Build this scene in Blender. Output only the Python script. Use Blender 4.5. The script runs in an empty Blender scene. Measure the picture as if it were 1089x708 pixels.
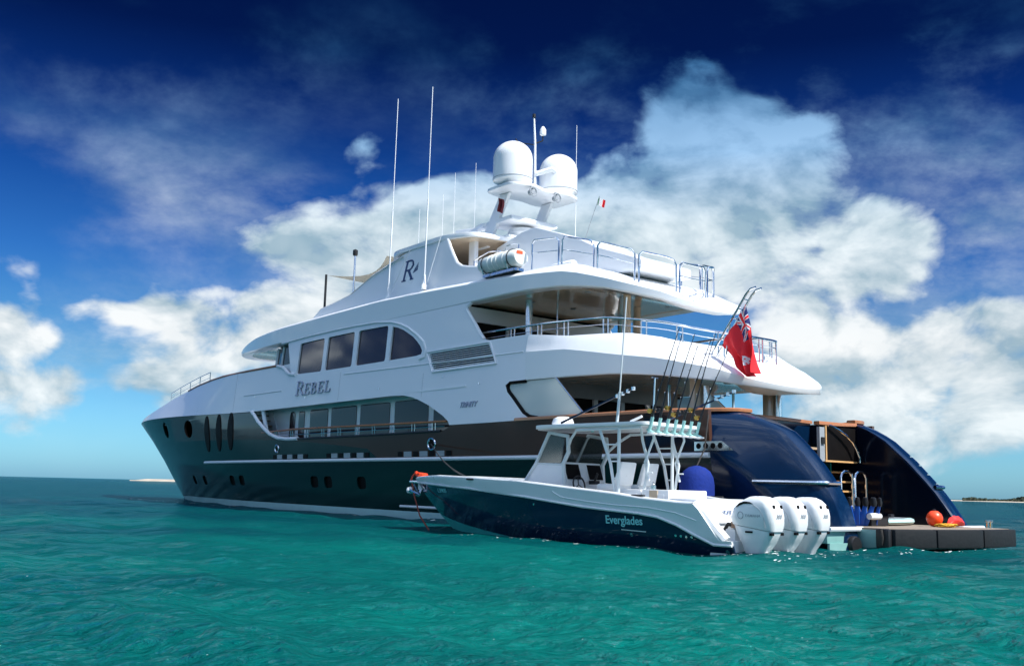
import bpy, bmesh, math, random
import numpy as np
from mathutils import Vector, Matrix
from mathutils.geometry import tessellate_polygon
R = math.radians
random.seed(7)
scene = bpy.context.scene
COL = scene.collection

# ---------------------------------------------------------------- camera
cam_d = bpy.data.cameras.new('camera')
cam = bpy.data.objects.new('camera', cam_d); COL.objects.link(cam)
cam_d.sensor_width = 36.0; cam_d.lens = 35.0
cam_d.clip_start = 0.1; cam_d.clip_end = 30000
PITCH, ROLL = R(8.857), R(1.375)
cam.location = (0, 0, 1.25)
cam.rotation_euler = (Matrix.Rotation(math.pi/2 + PITCH, 3, 'X') @ Matrix.Rotation(ROLL, 3, 'Z')).to_euler()
scene.camera = cam

# ---------------------------------------------------------------- view
vs = scene.view_settings
vs.view_transform = 'Standard'; vs.look = 'None'; vs.exposure = 0.75; vs.gamma = 1.0
vs.use_curve_mapping = False
scene.cycles.max_bounces = 8
scene.cycles.transparent_max_bounces = 12
scene.cycles.sample_clamp_indirect = 4.0
scene.cycles.caustics_reflective = False
scene.cycles.caustics_refractive = False

# ---------------------------------------------------------------- sun
SUN_AZ, SUN_EL = R(125), R(52)      # azimuth measured from +Y towards +X
sd = bpy.data.lights.new('sun', 'SUN'); sd.energy = 3.9; sd.angle = R(0.53); sd.color = (1.0, 0.96, 0.9)
sun = bpy.data.objects.new('sun', sd); COL.objects.link(sun)
sv = Vector((math.sin(SUN_AZ)*math.cos(SUN_EL), math.cos(SUN_AZ)*math.cos(SUN_EL), math.sin(SUN_EL)))
sun.rotation_euler = sv.to_track_quat('Z', 'Y').to_euler()
sun.location = (30, -20, 60)

# ---------------------------------------------------------------- world
world = bpy.data.worlds.new('World'); scene.world = world; world.use_nodes = True
WT = world.node_tree; WT.nodes.clear()
def wn(t, **k):
    n = WT.nodes.new(t)
    for a, b in k.items(): setattr(n, a, b)
    return n
def wl(a, b): WT.links.new(a, b)
def wmath(op, a, b=None, c=None, clamp=False):
    n = wn('ShaderNodeMath', operation=op); n.use_clamp = clamp
    for i, v in enumerate((a, b, c)):
        if v is None: continue
        if isinstance(v, (int, float)): n.inputs[i].default_value = v
        else: wl(v, n.inputs[i])
    return n.outputs[0]
tc = wn('ShaderNodeTexCoord')
DIR = tc.outputs['Generated']
sep = wn('ShaderNodeSeparateXYZ'); wl(DIR, sep.inputs[0])
EL = wmath('MULTIPLY', wmath('ARCSINE', wmath('MINIMUM', wmath('MAXIMUM', sep.outputs[2], -1.0), 1.0)), 57.2958)
AZ = wmath('MULTIPLY', wmath('ARCTAN2', sep.outputs[0], sep.outputs[1]), 57.2958)
sky = wn('ShaderNodeTexSky'); sky.sky_type = 'NISHITA'; sky.sun_disc = False
sky.sun_elevation = SUN_EL; sky.sun_rotation = SUN_AZ
# polarised tropical sky: pale cyan at the horizon, deepening fast with elevation
ramp = wn('ShaderNodeValToRGB'); cr = ramp.color_ramp
stops = [(0.0, (.42, .90, 1.45)), (2.5, (.33, .72, 1.12)), (7, (.18, .45, .70)), (12, (.075, .28, .62)), (16.5, (.030, .165, .47)), (20, (.012, .076, .29)),
         (24.5, (.003, .026, .125)), (31, (.003, .020, .09)), (44, (1.2, 1.4, 1.6)), (90, (1.5, 1.6, 1.7))]  # unseen sky above the view is brightened as fill light
while len(cr.elements) < len(stops): cr.elements.new(.5)
for e, (p, c) in zip(cr.elements, stops): e.position = p/90; e.color = (c[0]/2, c[1]/2, c[2]/2, 1)
wl(wmath('DIVIDE', EL, 90.0), ramp.inputs[0])
mul = wn('ShaderNodeMix', data_type='RGBA', blend_type='MULTIPLY'); mul.inputs[0].default_value = 1
wl(sky.outputs[0], mul.inputs[6]); wl(ramp.outputs[0], mul.inputs[7])
# unseen low sky behind the camera dimmed to keep hull reflections dark
sideb = wn('ShaderNodeMapRange'); wl(wmath('ABSOLUTE', AZ), sideb.inputs[0]); sideb.inputs[1].default_value = 45; sideb.inputs[2].default_value = 75
lowb = wn('ShaderNodeMapRange'); wl(EL, lowb.inputs[0]); lowb.inputs[1].default_value = 9; lowb.inputs[2].default_value = 24; lowb.inputs[3].default_value = .35; lowb.inputs[4].default_value = 0
dull = wmath('SUBTRACT', 1.0, wmath('MULTIPLY', sideb.outputs[0], lowb.outputs[0]))
bg = wn('ShaderNodeBackground'); wl(wmath('MULTIPLY', dull, 0.2), bg.inputs[1])    # 0.1 x the ramp's own scale of 2
wl(mul.outputs[2], bg.inputs[0])
# clouds: banks at real bearings and elevations, broken up by fractal noise
BANKS = [(12.2, 16.3, 6.9, 3.6, 1.1), (16.9, 13.5, 6.9, 3.0, 1.1), (11.5, 20.7, 3.4, 2.6, 0.99), (9.6, 22.3, 3.2, 2.1, 0.61), (20.4, 13.0, 3.4, 2.0, 0.88), (7.9, 14.5, 4.6, 3.6, 0.77), (13.8, 11.8, 5.2, 2.1, 0.83), (5.7, 17.2, 4.0, 3.1, 0.45), (-14.0, 13.2, 4.4, 1.6, 1.1), (-9.1, 12.8, 3.4, 1.7, 0.99), (-6.0, 15.1, 4.6, 2.3, 1.1), (-3.2, 16.8, 2.5, 2.1, 0.99), (0.4, 15.8, 4.6, 2.6, 0.83), (-9.3, 18.5, 1.8, 1.3, 0.55), (-16.4, 7.0, 5.2, 2.2, 1.1), (-13.2, 9.8, 4.6, 2.0, 1.04), (-18.3, 9.0, 3.4, 1.1, 0.77), (-22.2, 9.5, 4.0, 1.0, 0.83), (-19.7, 5.5, 2.9, 1.4, 0.77), (-10.1, 9.8, 3.4, 3.6, 0.77), (-26.9, 7.5, 2.4, 2.0, 1.1), (-24.1, 4.5, 1.8, 2.0, 0.94), (-27.0, 4.3, 1.7, 1.4, 0.88), (-25.4, 2.0, 2.5, 1.6, 0.61), (-27.4, 11.7, 2.1, 1.0, 0.55), (-22.9, 6.8, 2.5, 1.0, 0.44), (21.2, 7.7, 6.9, 2.2, 1.1), (26.3, 8.8, 3.4, 3.0, 1.1), (16.8, 9.1, 3.4, 1.4, 1.04), (24.8, 5.4, 6.3, 2.6, 0.99), (18.7, 5.5, 6.3, 2.1, 0.88), (23.3, 2.4, 8.0, 1.8, 0.55), (17.1, 2.4, 3.0, 1.6, 0.44), (-17.2, 15.0, 7.5, 2.6, 0.36), (-12.5, 23.6, 7.0, 2.6, 0.31), (23.6, 20.7, 8.0, 3.6, 0.45), (18.2, 22.5, 8.5, 3.2, 0.45), (26.6, 15.0, 3.0, 2.6, 0.42), (2.8, 22.9, 5.5, 2.6, 0.42), (-24, 20, 6, 3, 0.33), (10, 18, 10, 5, 0.44), (-16, 9, 9, 3, 0.33), (25, 11, 5, 4, 0.39), (7.5, 13.5, 6.9, 3.7, 0.66), (4.0, 12.5, 4.6, 2.8, 0.55), (22, 3.8, 9.2, 2.5, 0.61), (15.5, 19.5, 5.8, 2.8, 0.66), (-4, 13, 5.2, 3.0, 0.66)]
vec = wn('ShaderNodeCombineXYZ'); wl(AZ, vec.inputs[0]); wl(EL, vec.inputs[1])
# warp the bearings so that the banks have uneven outlines
wz = wn('ShaderNodeTexNoise'); wz.inputs['Scale'].default_value = 7; wz.inputs['Detail'].default_value = 3; wl(DIR, wz.inputs['Vector'])
wzs = wn('ShaderNodeVectorMath', operation='MULTIPLY_ADD'); wl(wz.outputs['Color'], wzs.inputs[0]); wzs.inputs[1].default_value = (7, 5, 0); wzs.inputs[2].default_value = (-3.5, -2.5, 0)
wad = wn('ShaderNodeVectorMath', operation='ADD'); wl(vec.outputs[0], wad.inputs[0]); wl(wzs.outputs[0], wad.inputs[1])
acc = 0.0
veil = 0.0
for (a, e, sa, se, w) in BANKS:
    m1 = wn('ShaderNodeVectorMath', operation='MULTIPLY_ADD'); wl(wad.outputs[0], m1.inputs[0])
    m1.inputs[1].default_value = (1/sa, 1/se, 0); m1.inputs[2].default_value = (-a/sa, -e/se, 0)
    dt = wn('ShaderNodeVectorMath', operation='DOT_PRODUCT'); wl(m1.outputs[0], dt.inputs[0]); wl(m1.outputs[0], dt.inputs[1])
    if w < .46: veil = wmath('MULTIPLY_ADD', wmath('POWER', 0.5, dt.outputs['Value']), w*1.6, veil)
    else: acc = wmath('MULTIPLY_ADD', wmath('POWER', 0.30, dt.outputs['Value']), w, acc)
mask = wmath('MINIMUM', acc, 1.15)
# unseen clouds added behind and beside the camera as bright fill
side = wn('ShaderNodeMapRange'); wl(wmath('ABSOLUTE', AZ), side.inputs[0])
side.inputs[1].default_value = 40; side.inputs[2].default_value = 62; side.inputs[3].default_value = 0; side.inputs[4].default_value = .50
mask = wmath('MAXIMUM', mask, side.outputs[0])
def wnoise(scale, detail, rough, vecout, dist=0.0):
    n = wn('ShaderNodeTexNoise'); n.inputs['Scale'].default_value = scale; n.inputs['Detail'].default_value = detail
    n.inputs['Roughness'].default_value = rough; n.inputs['Distortion'].default_value = dist; wl(vecout, n.inputs['Vector']); return n.outputs['Fac']
flat = wn('ShaderNodeVectorMath', operation='MULTIPLY'); wl(DIR, flat.inputs[0]); flat.inputs[1].default_value = (1, 1, 1.7)
offs = wn('ShaderNodeVectorMath', operation='ADD'); wl(flat.outputs[0], offs.inputs[0]); offs.inputs[1].default_value = (.012, -.01, .045)
n1 = wnoise(9.0, 8, .58, flat.outputs[0], .3)
n2 = wnoise(9.0, 5, .55, offs.outputs[0], .3)
def wbill(scale):
    v = wn('ShaderNodeTexVoronoi', feature='F1'); v.inputs['Scale'].default_value = scale
    ad = wn('ShaderNodeVectorMath', operation='MULTIPLY_ADD'); wl(wz2.outputs['Color'], ad.inputs[0]); ad.inputs[1].default_value = (.09, .09, .09); wl(flat.outputs[0], ad.inputs[2])
    wl(ad.outputs[0], v.inputs['Vector']); return wmath('SUBTRACT', .42, v.outputs['Distance'])
wz2 = wn('ShaderNodeTexNoise'); wz2.inputs['Scale'].default_value = 16; wz2.inputs['Detail'].default_value = 4; wl(DIR, wz2.inputs['Vector'])
bil = wmath('MULTIPLY_ADD', wbill(30.0), .34, wmath('MULTIPLY', wbill(13.0), .55))
dens = wmath('ADD', wmath('MULTIPLY_ADD', wmath('SUBTRACT', n1, .5), 1.9, mask), bil)
al = wn('ShaderNodeMapRange', interpolation_type='SMOOTHSTEP'); wl(dens, al.inputs[0]); al.inputs[1].default_value = .36; al.inputs[2].default_value = 1.0
# thin streaked veil of high cloud
strk = wn('ShaderNodeVectorMath', operation='MULTIPLY'); wl(DIR, strk.inputs[0]); strk.inputs[1].default_value = (1, 1, 1.8)
n3 = wnoise(4.0, 7, .62, strk.outputs[0], .15)
vl = wn('ShaderNodeMapRange', interpolation_type='SMOOTHSTEP'); wl(n3, vl.inputs[0]); vl.inputs[1].default_value = .40; vl.inputs[2].default_value = .78
vmask = wmath('MAXIMUM', wmath('MINIMUM', veil, 1.0), .04)
alpha = wmath('MAXIMUM', al.outputs[0], wmath('MULTIPLY', wmath('MULTIPLY', vl.outputs[0], vmask), .85))
lit = wn('ShaderNodeMapRange'); wl(wmath('SUBTRACT', n1, n2), lit.inputs[0]); lit.inputs[1].default_value = -.16; lit.inputs[2].default_value = .12
cm = wn('ShaderNodeMix', data_type='RGBA'); wl(wmath('ADD', wmath('MULTIPLY_ADD', lit.outputs[0], .95, wmath('MULTIPLY', alpha, .05)), wmath('MULTIPLY', bil, .55)), cm.inputs[0])
cm.inputs[6].default_value = (.36, .49, .57, 1); cm.inputs[7].default_value = (.95, .97, .97, 1)
# high cloud is thinner and dimmer
hi = wn('ShaderNodeValToRGB'); hr = hi.color_ramp
hs = [(0, (.85, .95, 1)), (8, (1, 1, 1)), (15, (.86, .95, 1)), (19, (.38, .62, .92)), (24, (.07, .25, .52)), (32, (.04, .18, .42)), (45, (1, 1, 1))]
while len(hr.elements) < len(hs): hr.elements.new(.5)
for e, (p, c) in zip(hr.elements, hs): e.position = p/90; e.color = (*c, 1)
wl(wmath('DIVIDE', EL, 90.0), hi.inputs[0])
cm2 = wn('ShaderNodeMix', data_type='RGBA', blend_type='MULTIPLY'); wl(side.outputs[0], cm2.inputs[0])
cm2.inputs[0].default_value = 1
for lk in list(cm2.inputs[0].links): WT.links.remove(lk)
wl(cm.outputs[2], cm2.inputs[6]); wl(hi.outputs[0], cm2.inputs[7])
bgc = wn('ShaderNodeBackground'); wl(cm2.outputs[2], bgc.inputs[0]); wl(wmath('MULTIPLY', dull, wmath('MULTIPLY_ADD', sideb.outputs[0], 2.8, .62)), bgc.inputs[1])  # unseen clouds behind the camera strengthened to fill the shaded side
mixs = wn('ShaderNodeMixShader'); wl(wmath('MULTIPLY', alpha, .96), mixs.inputs[0]); wl(bg.outputs[0], mixs.inputs[1]); wl(bgc.outputs[0], mixs.inputs[2])
wo = wn('ShaderNodeOutputWorld'); wl(mixs.outputs[0], wo.inputs[0])

# ---------------------------------------------------------------- materials
def mat(name, col, rough=.5, metal=0., spec=.5, coat=0., noise=0., nscale=6., bump=0., bscale=30., alpha=1., coat_rough=.03, emis=None):
    m = bpy.data.materials.new(name); m.use_nodes = True
    nt = m.node_tree; b = nt.nodes['Principled BSDF']
    b.inputs['Base Color'].default_value = (*col, 1); b.inputs['Roughness'].default_value = rough
    b.inputs['Metallic'].default_value = metal; b.inputs['Specular IOR Level'].default_value = spec
    b.inputs['Coat Weight'].default_value = coat; b.inputs['Coat Roughness'].default_value = coat_rough
    tcn = nt.nodes.new('ShaderNodeTexCoord')
    if noise:
        nz = nt.nodes.new('ShaderNodeTexNoise'); nz.inputs['Scale'].default_value = nscale; nz.inputs['Detail'].default_value = 5
        nt.links.new(tcn.outputs['Object'], nz.inputs['Vector'])
        mx = nt.nodes.new('ShaderNodeMix'); mx.data_type = 'RGBA'
        mx.inputs[6].default_value = (*[c*(1-noise) for c in col], 1); mx.inputs[7].default_value = (*[min(1, c*(1+noise)) for c in col], 1)
        nt.links.new(nz.outputs['Fac'], mx.inputs[0]); nt.links.new(mx.outputs[2], b.inputs['Base Color'])
        mr = nt.nodes.new('ShaderNodeMapRange'); mr.inputs[3].default_value = rough*.75; mr.inputs[4].default_value = min(1, rough*1.3)
        nt.links.new(nz.outputs['Fac'], mr.inputs[0]); nt.links.new(mr.outputs[0], b.inputs['Roughness'])
    if bump:
        nb = nt.nodes.new('ShaderNodeTexNoise'); nb.inputs['Scale'].default_value = bscale; nb.inputs['Detail'].default_value = 3
        nt.links.new(tcn.outputs['Object'], nb.inputs['Vector'])
        bp = nt.nodes.new('ShaderNodeBump'); bp.inputs['Strength'].default_value = bump; bp.inputs['Distance'].default_value = .05
        nt.links.new(nb.outputs['Fac'], bp.inputs['Height']); nt.links.new(bp.outputs[0], b.inputs['Normal'])
        if coat: nt.links.new(bp.outputs[0], b.inputs['Coat Normal'])
    if alpha < 1:
        out = nt.nodes['Material Output']; tr = nt.nodes.new('ShaderNodeBsdfTransparent'); ms = nt.nodes.new('ShaderNodeMixShader')
        ms.inputs[0].default_value = alpha; nt.links.new(tr.outputs[0], ms.inputs[1]); nt.links.new(b.outputs[0], ms.inputs[2]); nt.links.new(ms.outputs[0], out.inputs[0])
    return m
M = {}
M['white'] = mat('white_gelcoat', (.82, .84, .86), .30, coat=.25, noise=.03, nscale=.5)
M['cream'] = mat('cream_soffit', (.78, .62, .46), .16, coat=.5, noise=.05, nscale=1.5, bump=.04, bscale=2.5)
M['navy'] = mat('navy_green_reflection', (.001, .020, .018), .17, spec=.32, noise=.1, nscale=.8, bump=.012, bscale=.8)  # navy paint with the water's green reflection put into its colour
M['navy_lit'] = mat('navy_quarter_sunlit', (.0012, .013, .044), .16, spec=.35, coat=.2, noise=.08, nscale=.8, bump=.03, bscale=.8)  # same navy paint as the topsides, coloured for its sunlit blue look
M['brown_reflection'] = mat('brown_reflection_tint', (.075, .036, .024), .08, spec=.45, noise=.15, nscale=.5, bump=.04, bscale=.7)  # brown reflection of clouds and shore painted into the hull colour
M['glass'] = mat('reflection_tinted_glass', (.045, .028, .030), .05, spec=.4, noise=.25, nscale=.6, bump=.02, bscale=.9)  # dark glass, brown tint of reflected clouds put into the colour
M['clear'] = mat('clear_glass', (.72, .80, .74), .05, spec=.8, alpha=.65)
M['screen'] = mat('smoked_windscreen', (.05, .06, .06), .06, spec=1.0, alpha=.75)
M['boot'] = mat('pale_boot_stripe', (.50, .74, .74), .3, coat=.2, noise=.12, nscale=1.5)
M['teak'] = mat('varnished_teak', (.40, .15, .05), .3, coat=.5, noise=.25, nscale=9)
M['deck'] = mat('teak_deck', (.50, .38, .27), .6, noise=.15, nscale=14)
M['chrome'] = mat('polished_steel', (.72, .74, .77), .13, metal=1.0)
M['black'] = mat('black_rubber', (.012, .012, .014), .45, noise=.2)
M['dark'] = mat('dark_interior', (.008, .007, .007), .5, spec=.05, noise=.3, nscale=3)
M['fendergrey'] = mat('charcoal_fender_cushion', (.015, .017, .019), .6, spec=.2, noise=.15, nscale=5, bump=.15, bscale=8)
M['grey'] = mat('grey_panel', (.30, .33, .36), .35, noise=.1)
M['wood'] = mat('interior_wood', (.20, .10, .05), .3, coat=.4, noise=.25, nscale=5)
M['thull'] = mat('tender_navy_hull', (.001, .013, .044), .10, spec=.4, coat=.15, noise=.1, nscale=1.2)
M['tbottom'] = mat('teal_bottom_paint', (.05, .50, .46), .35, noise=.12, nscale=3)
M['twhite'] = mat('tender_white_gelcoat', (.76, .78, .79), .3, coat=.3, noise=.03, nscale=3)
M['tgrey'] = mat('painted_alloy_tube', (.62, .68, .70), .3, coat=.3)
M['tan'] = mat('tan_upholstery', (.50, .40, .28), .6, noise=.1)
M['cyan'] = mat('pale_cyan_lettering', (.25, .66, .68), .4)
M['blueletter'] = mat('navy_lettering', (.01, .05, .16), .35)
M['silver'] = mat('silver_lettering', (.36, .38, .46), .22, metal=.7)
M['fenderblue'] = mat('royal_blue_fender_cloth', (.010, .028, .19), .9, spec=.15, noise=.15, nscale=5, bump=.3, bscale=12)
M['orange'] = mat('orange_float', (.85, .07, .012), .35, noise=.08)
M['red'] = mat('red_float', (.72, .03, .02), .4, noise=.15)
M['yellow'] = mat('yellow_rope', (.75, .42, .03), .7, noise=.2)
M['blue'] = mat('bright_blue_fin', (.01, .09, .42), .4, noise=.25, nscale=8)
M['rope'] = mat('dark_rope', (.03, .028, .026), .8)
M['redrope'] = mat('red_brown_rope', (.20, .035, .02), .8, noise=.3)
M['flagred'] = mat('flag_red', (.80, .012, .022), .75, noise=.08, nscale=4)
M['flagblue'] = mat('flag_blue', (.015, .02, .13), .75)
M['flagwhite'] = mat('flag_white', (.75, .75, .76), .75)
M['flaggreen'] = mat('flag_green', (.02, .2, .06), .75)
M['maroon'] = mat('maroon_cloth', (.16, .012, .02), .8)
M['canvas'] = mat('cream_awning_cloth', (.72, .62, .46), .85)
M['gold'] = mat('gold_reel', (.55, .33, .08), .25, metal=1.0)
M['rod'] = mat('black_rod_blank', (.012, .012, .016), .3)
M['sand'] = mat('pale_sand', (.42, .36, .28), .9, noise=.35, nscale=.08)
M['scrub'] = mat('island_scrub', (.045, .06, .035), .95, noise=.5, nscale=.06)
M['raft'] = mat('liferaft_white', (.70, .74, .72), .35, coat=.2, noise=.06)
M['label'] = mat('orange_red_label', (.75, .10, .03), .5)
M['holder'] = mat('sea_green_holder', (.32, .60, .58), .3, coat=.3)
M['navy_shaded'] = mat('navy_inner_shade', (.0012, .004, .012), .15, spec=.25, bump=.02, bscale=1)  # same navy paint, darkened to hold the inner face's shade
M['teak_lit'] = mat('teak_sunlit_tone', (.62, .36, .15), .5, noise=.2, nscale=8)  # teak with sunlight put into its colour, for the shaded stair
M['platform'] = mat('pale_teal_moulding', (.22, .42, .40), .35, noise=.1)
M['platdeck'] = mat('dark_platform_teak', (.26, .21, .16), .6, noise=.2, nscale=10)  # darker tone of the deck teak
M['foam'] = mat('sea_foam', (.75, .80, .80), .6)

# ---------------------------------------------------------------- mesh helpers
class MB:
    def __init__(s): s.v = []; s.f = []; s.m = []; s.mats = []; s.cur = 0
    def mat(s, m):
        if m not in s.mats: s.mats.append(m)
        s.cur = s.mats.index(m); return s
    def add(s, vs, fs):
        o = len(s.v); s.v += [tuple(map(float, p)) for p in vs]
        for f in fs: s.f.append([i+o for i in f]); s.m.append(s.cur)
        return s
    def box(s, x0, x1, y0, y1, z0, z1):
        vs = [(x, y, z) for x in (x0, x1) for y in (y0, y1) for z in (z0, z1)]
        return s.add(vs, [(0,1,3,2),(4,6,7,5),(0,4,5,1),(2,3,7,6),(0,2,6,4),(1,5,7,3)])
    def hexa(s, p): # 8 points: bottom loop 0-3, top loop 4-7
        return s.add(p, [(3,2,1,0),(4,5,6,7),(0,1,5,4),(1,2,6,5),(2,3,7,6),(3,0,4,7)])
    def tube(s, pts, r, n=8, closed=False, r2=None):
        pts = [Vector(p) for p in pts]; N = len(pts); rings = []; up = None
        for i, p in enumerate(pts):
            if closed: t = pts[(i+1) % N] - pts[i-1]
            else: t = pts[min(i+1, N-1)] - pts[max(i-1, 0)]
            t.normalize()
            if up is None:
                up = Vector((0, 0, 1)) if abs(t.z) < .9 else Vector((1, 0, 0))
            a = t.cross(up); 
            if a.length < 1e-6: a = t.cross(Vector((0, 1, 0)))
            a.normalize(); b = a.cross(t).normalized(); up = b
            rr = r if r2 is None else r + (r2 - r)*i/max(1, N-1)
            rings.append([p + rr*(math.cos(2*math.pi*k/n)*a + math.sin(2*math.pi*k/n)*b) for k in range(n)])
        vs = [q for rg in rings for q in rg]; fs = []
        for i in range(N if closed else N-1):
            j = (i+1) % N
            for k in range(n): fs.append((i*n+k, j*n+k, j*n+(k+1) % n, i*n+(k+1) % n))
        if not closed: fs += [tuple(range(n)), tuple(range((N-1)*n, N*n))[::-1]]
        return s.add(vs, fs)
    def lathe(s, prof, c=(0, 0, 0), n=24, axis='z', sx=1.0, sy=1.0):
        vs = []; fs = []
        for (r, h) in prof:
            for k in range(n):
                a = 2*math.pi*k/n; x, y = r*math.cos(a)*sx, r*math.sin(a)*sy
                q = {'z': (x, y, h), 'x': (h, x, y), 'y': (x, h, y)}[axis]
                vs.append((c[0]+q[0], c[1]+q[1], c[2]+q[2]))
        for i in range(len(prof)-1):
            for k in range(n): fs.append((i*n+k, i*n+(k+1) % n, (i+1)*n+(k+1) % n, (i+1)*n+k))
        fs += [tuple(range(n))[::-1], tuple(range((len(prof)-1)*n, len(prof)*n))]
        return s.add(vs, fs)
    def loft(s, rings, closed_ring=True, cap=True, loop=False):
        n = len(rings[0]); vs = [p for rg in rings for p in rg]; fs = []
        L = len(rings)
        for i in range(L if loop else L-1):
            j = (i+1) % L
            for k in range(n if closed_ring else n-1): fs.append((i*n+k, i*n+(k+1) % n, j*n+(k+1) % n, j*n+k))
        if cap and closed_ring and not loop: fs += [tuple(range(n))[::-1], tuple(range((L-1)*n, L*n))]
        return s.add(vs, fs)
    def prism(s, poly, axis, a0, a1): # poly of 2D points, extruded along axis
        def P(u, v, w): return {'x': (w, u, v), 'y': (u, w, v), 'z': (u, v, w)}[axis]
        n = len(poly); tris = tessellate_polygon([[Vector((p[0], p[1], 0)) for p in poly]])
        vs = [P(p[0], p[1], a0) for p in poly] + [P(p[0], p[1], a1) for p in poly]
        fs = [tuple(t) for t in tris] + [tuple(i+n for i in t[::-1]) for t in tris] + [(i, (i+1) % n, (i+1) % n + n, i+n) for i in range(n)]
        return s.add(vs, fs)
    def build(s, name, material=None, parent=None, smooth=True, ang=35, bevel=0):
        me = bpy.data.meshes.new(name)
        me.from_pydata(s.v, [], s.f); 
        ms = s.mats if s.mats else [material]
        for m in ms: me.materials.append(M[m])
        if s.mats: me.polygons.foreach_set('material_index', s.m)
        bm = bmesh.new(); bm.from_mesh(me)
        bmesh.ops.remove_doubles(bm, verts=bm.verts, dist=1e-5)
        bmesh.ops.recalc_face_normals(bm, faces=bm.faces)
        if bevel:
            ed = [e for e in bm.edges if len(e.link_faces) == 2 and e.calc_face_angle(0) > .6]
            bmesh.ops.bevel(bm, geom=ed, offset=bevel, segments=2, profile=.6, affect='EDGES', clamp_overlap=True)
        bm.to_mesh(me); bm.free()
        if smooth:
            me.polygons.foreach_set('use_smooth', [True]*len(me.polygons)); me.set_sharp_from_angle(angle=R(ang))
        o = bpy.data.objects.new(name, me); COL.objects.link(o)
        if parent: o.parent = parent
        return o

def roundpoly(pts, r=.1, n=4):
    out = []; N = len(pts)
    for i in range(N):
        a, b, c = Vector(pts[i-1]), Vector(pts[i]), Vector(pts[(i+1) % N])
        d1, d2 = (a-b), (c-b); rr = min(r, d1.length*.45, d2.length*.45)
        p, q = b + d1.normalized()*rr, b + d2.normalized()*rr
        for k in range(n+1):
            t = k/n; out.append(tuple(p*(1-t)**2 + b*2*t*(1-t) + q*t*t))
    return out
def ell(cx, cz, rx, rz, n=20): return [(cx+rx*math.cos(2*math.pi*k/n), cz+rz*math.sin(2*math.pi*k/n)) for k in range(n)]

def panel(name, outline, holes, surf, thick, material, parent, sgn=1, step=(1.0, .5), off=0.0, ang=30):
    """a curved plate: an outline in (x, z) with holes, laid on the surface y = surf(x, z)"""
    loops = [outline] + holes
    vv = [p for lp in loops for p in lp]
    tris = tessellate_polygon([[Vector((p[0], p[1], 0)) for p in lp] for lp in loops])
    bm = bmesh.new(); bv = [bm.verts.new((p[0], 0, p[1])) for p in vv]
    for t in tris:
        try: bm.faces.new([bv[i] for i in t])
        except ValueError: pass
    xs = [p[0] for p in outline]; zz = [p[1] for p in outline]
    for ax, (lo, hi), st in ((0, (min(xs), max(xs)), step[0]), (2, (min(zz), max(zz)), step[1])):
        c = math.ceil(lo/st)*st
        while c < hi:
            co = [0, 0, 0]; co[ax] = c + 1.3e-4; no = [0, 0, 0]; no[ax] = 1
            bmesh.ops.bisect_plane(bm, geom=bm.verts[:]+bm.edges[:]+bm.faces[:], plane_co=co, plane_no=no, dist=1e-6)
            c += st
    bmesh.ops.remove_doubles(bm, verts=bm.verts, dist=1e-4)
    bmesh.ops.join_triangles(bm, faces=bm.faces, angle_face_threshold=.01, angle_shape_threshold=3.1)
    for v in bm.verts: v.co.y = surf(v.co.x, v.co.z) + off
    if thick:
        bmesh.ops.recalc_face_normals(bm, faces=bm.faces)
        ret = bmesh.ops.extrude_face_region(bm, geom=bm.faces[:])
        # the extruded copy is moved inward
        for g in ret['geom']:
            if isinstance(g, bmesh.types.BMVert): g.co.y = max(g.co.y - thick, min(g.co.y, 0.0))
    if sgn < 0:
        for v in bm.verts: v.co.y *= -1
    bmesh.ops.recalc_face_normals(bm, faces=bm.faces)
    if not thick:
        s = sum(f.normal.y for f in bm.faces)*sgn
        if s < 0: bmesh.ops.reverse_faces(bm, faces=bm.faces)
    me = bpy.data.meshes.new(name); bm.to_mesh(me); bm.free(); me.materials.append(M[material])
    me.polygons.foreach_set('use_smooth', [True]*len(me.polygons)); me.set_sharp_from_angle(angle=R(ang))
    o = bpy.data.objects.new(name, me); COL.objects.link(o); o.parent = parent
    return o

def text_obj(name, body, u0, v0, height, length, fn, material, parent, shear=0., extr=.01):
    """letters from the built-in font as real geometry; fn(u, v, d) gives the point; u runs in reading direction"""
    cu = bpy.data.curves.new(name, 'FONT'); cu.body = body; cu.size = 1; cu.offset = .018; cu.shear = shear; cu.extrude = .5
    to = bpy.data.objects.new(name+'_tmp', cu); COL.objects.link(to)
    dg = bpy.context.evaluated_depsgraph_get(); me = bpy.data.meshes.new_from_object(to.evaluated_get(dg))
    bpy.data.objects.remove(to); bpy.data.curves.remove(cu)
    xs = [v.co.x for v in me.vertices]; ys = [v.co.y for v in me.vertices]
    x0, x1, y0, y1 = min(xs), max(xs), min(ys), max(ys)
    for v in me.vertices:
        v.co = fn(u0 + (v.co.x-x0)/(x1-x0)*length, v0 + (v.co.y-y0)/(y1-y0)*height, (v.co.z+.5)*extr + .004)
    me.materials.clear(); me.materials.append(M[material])
    bm = bmesh.new(); bm.from_mesh(me); bmesh.ops.recalc_face_normals(bm, faces=bm.faces); bm.to_mesh(me); bm.free()
    me.name = name
    o = bpy.data.objects.new(name, me); COL.objects.link(o); o.parent = parent
    return o

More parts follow.
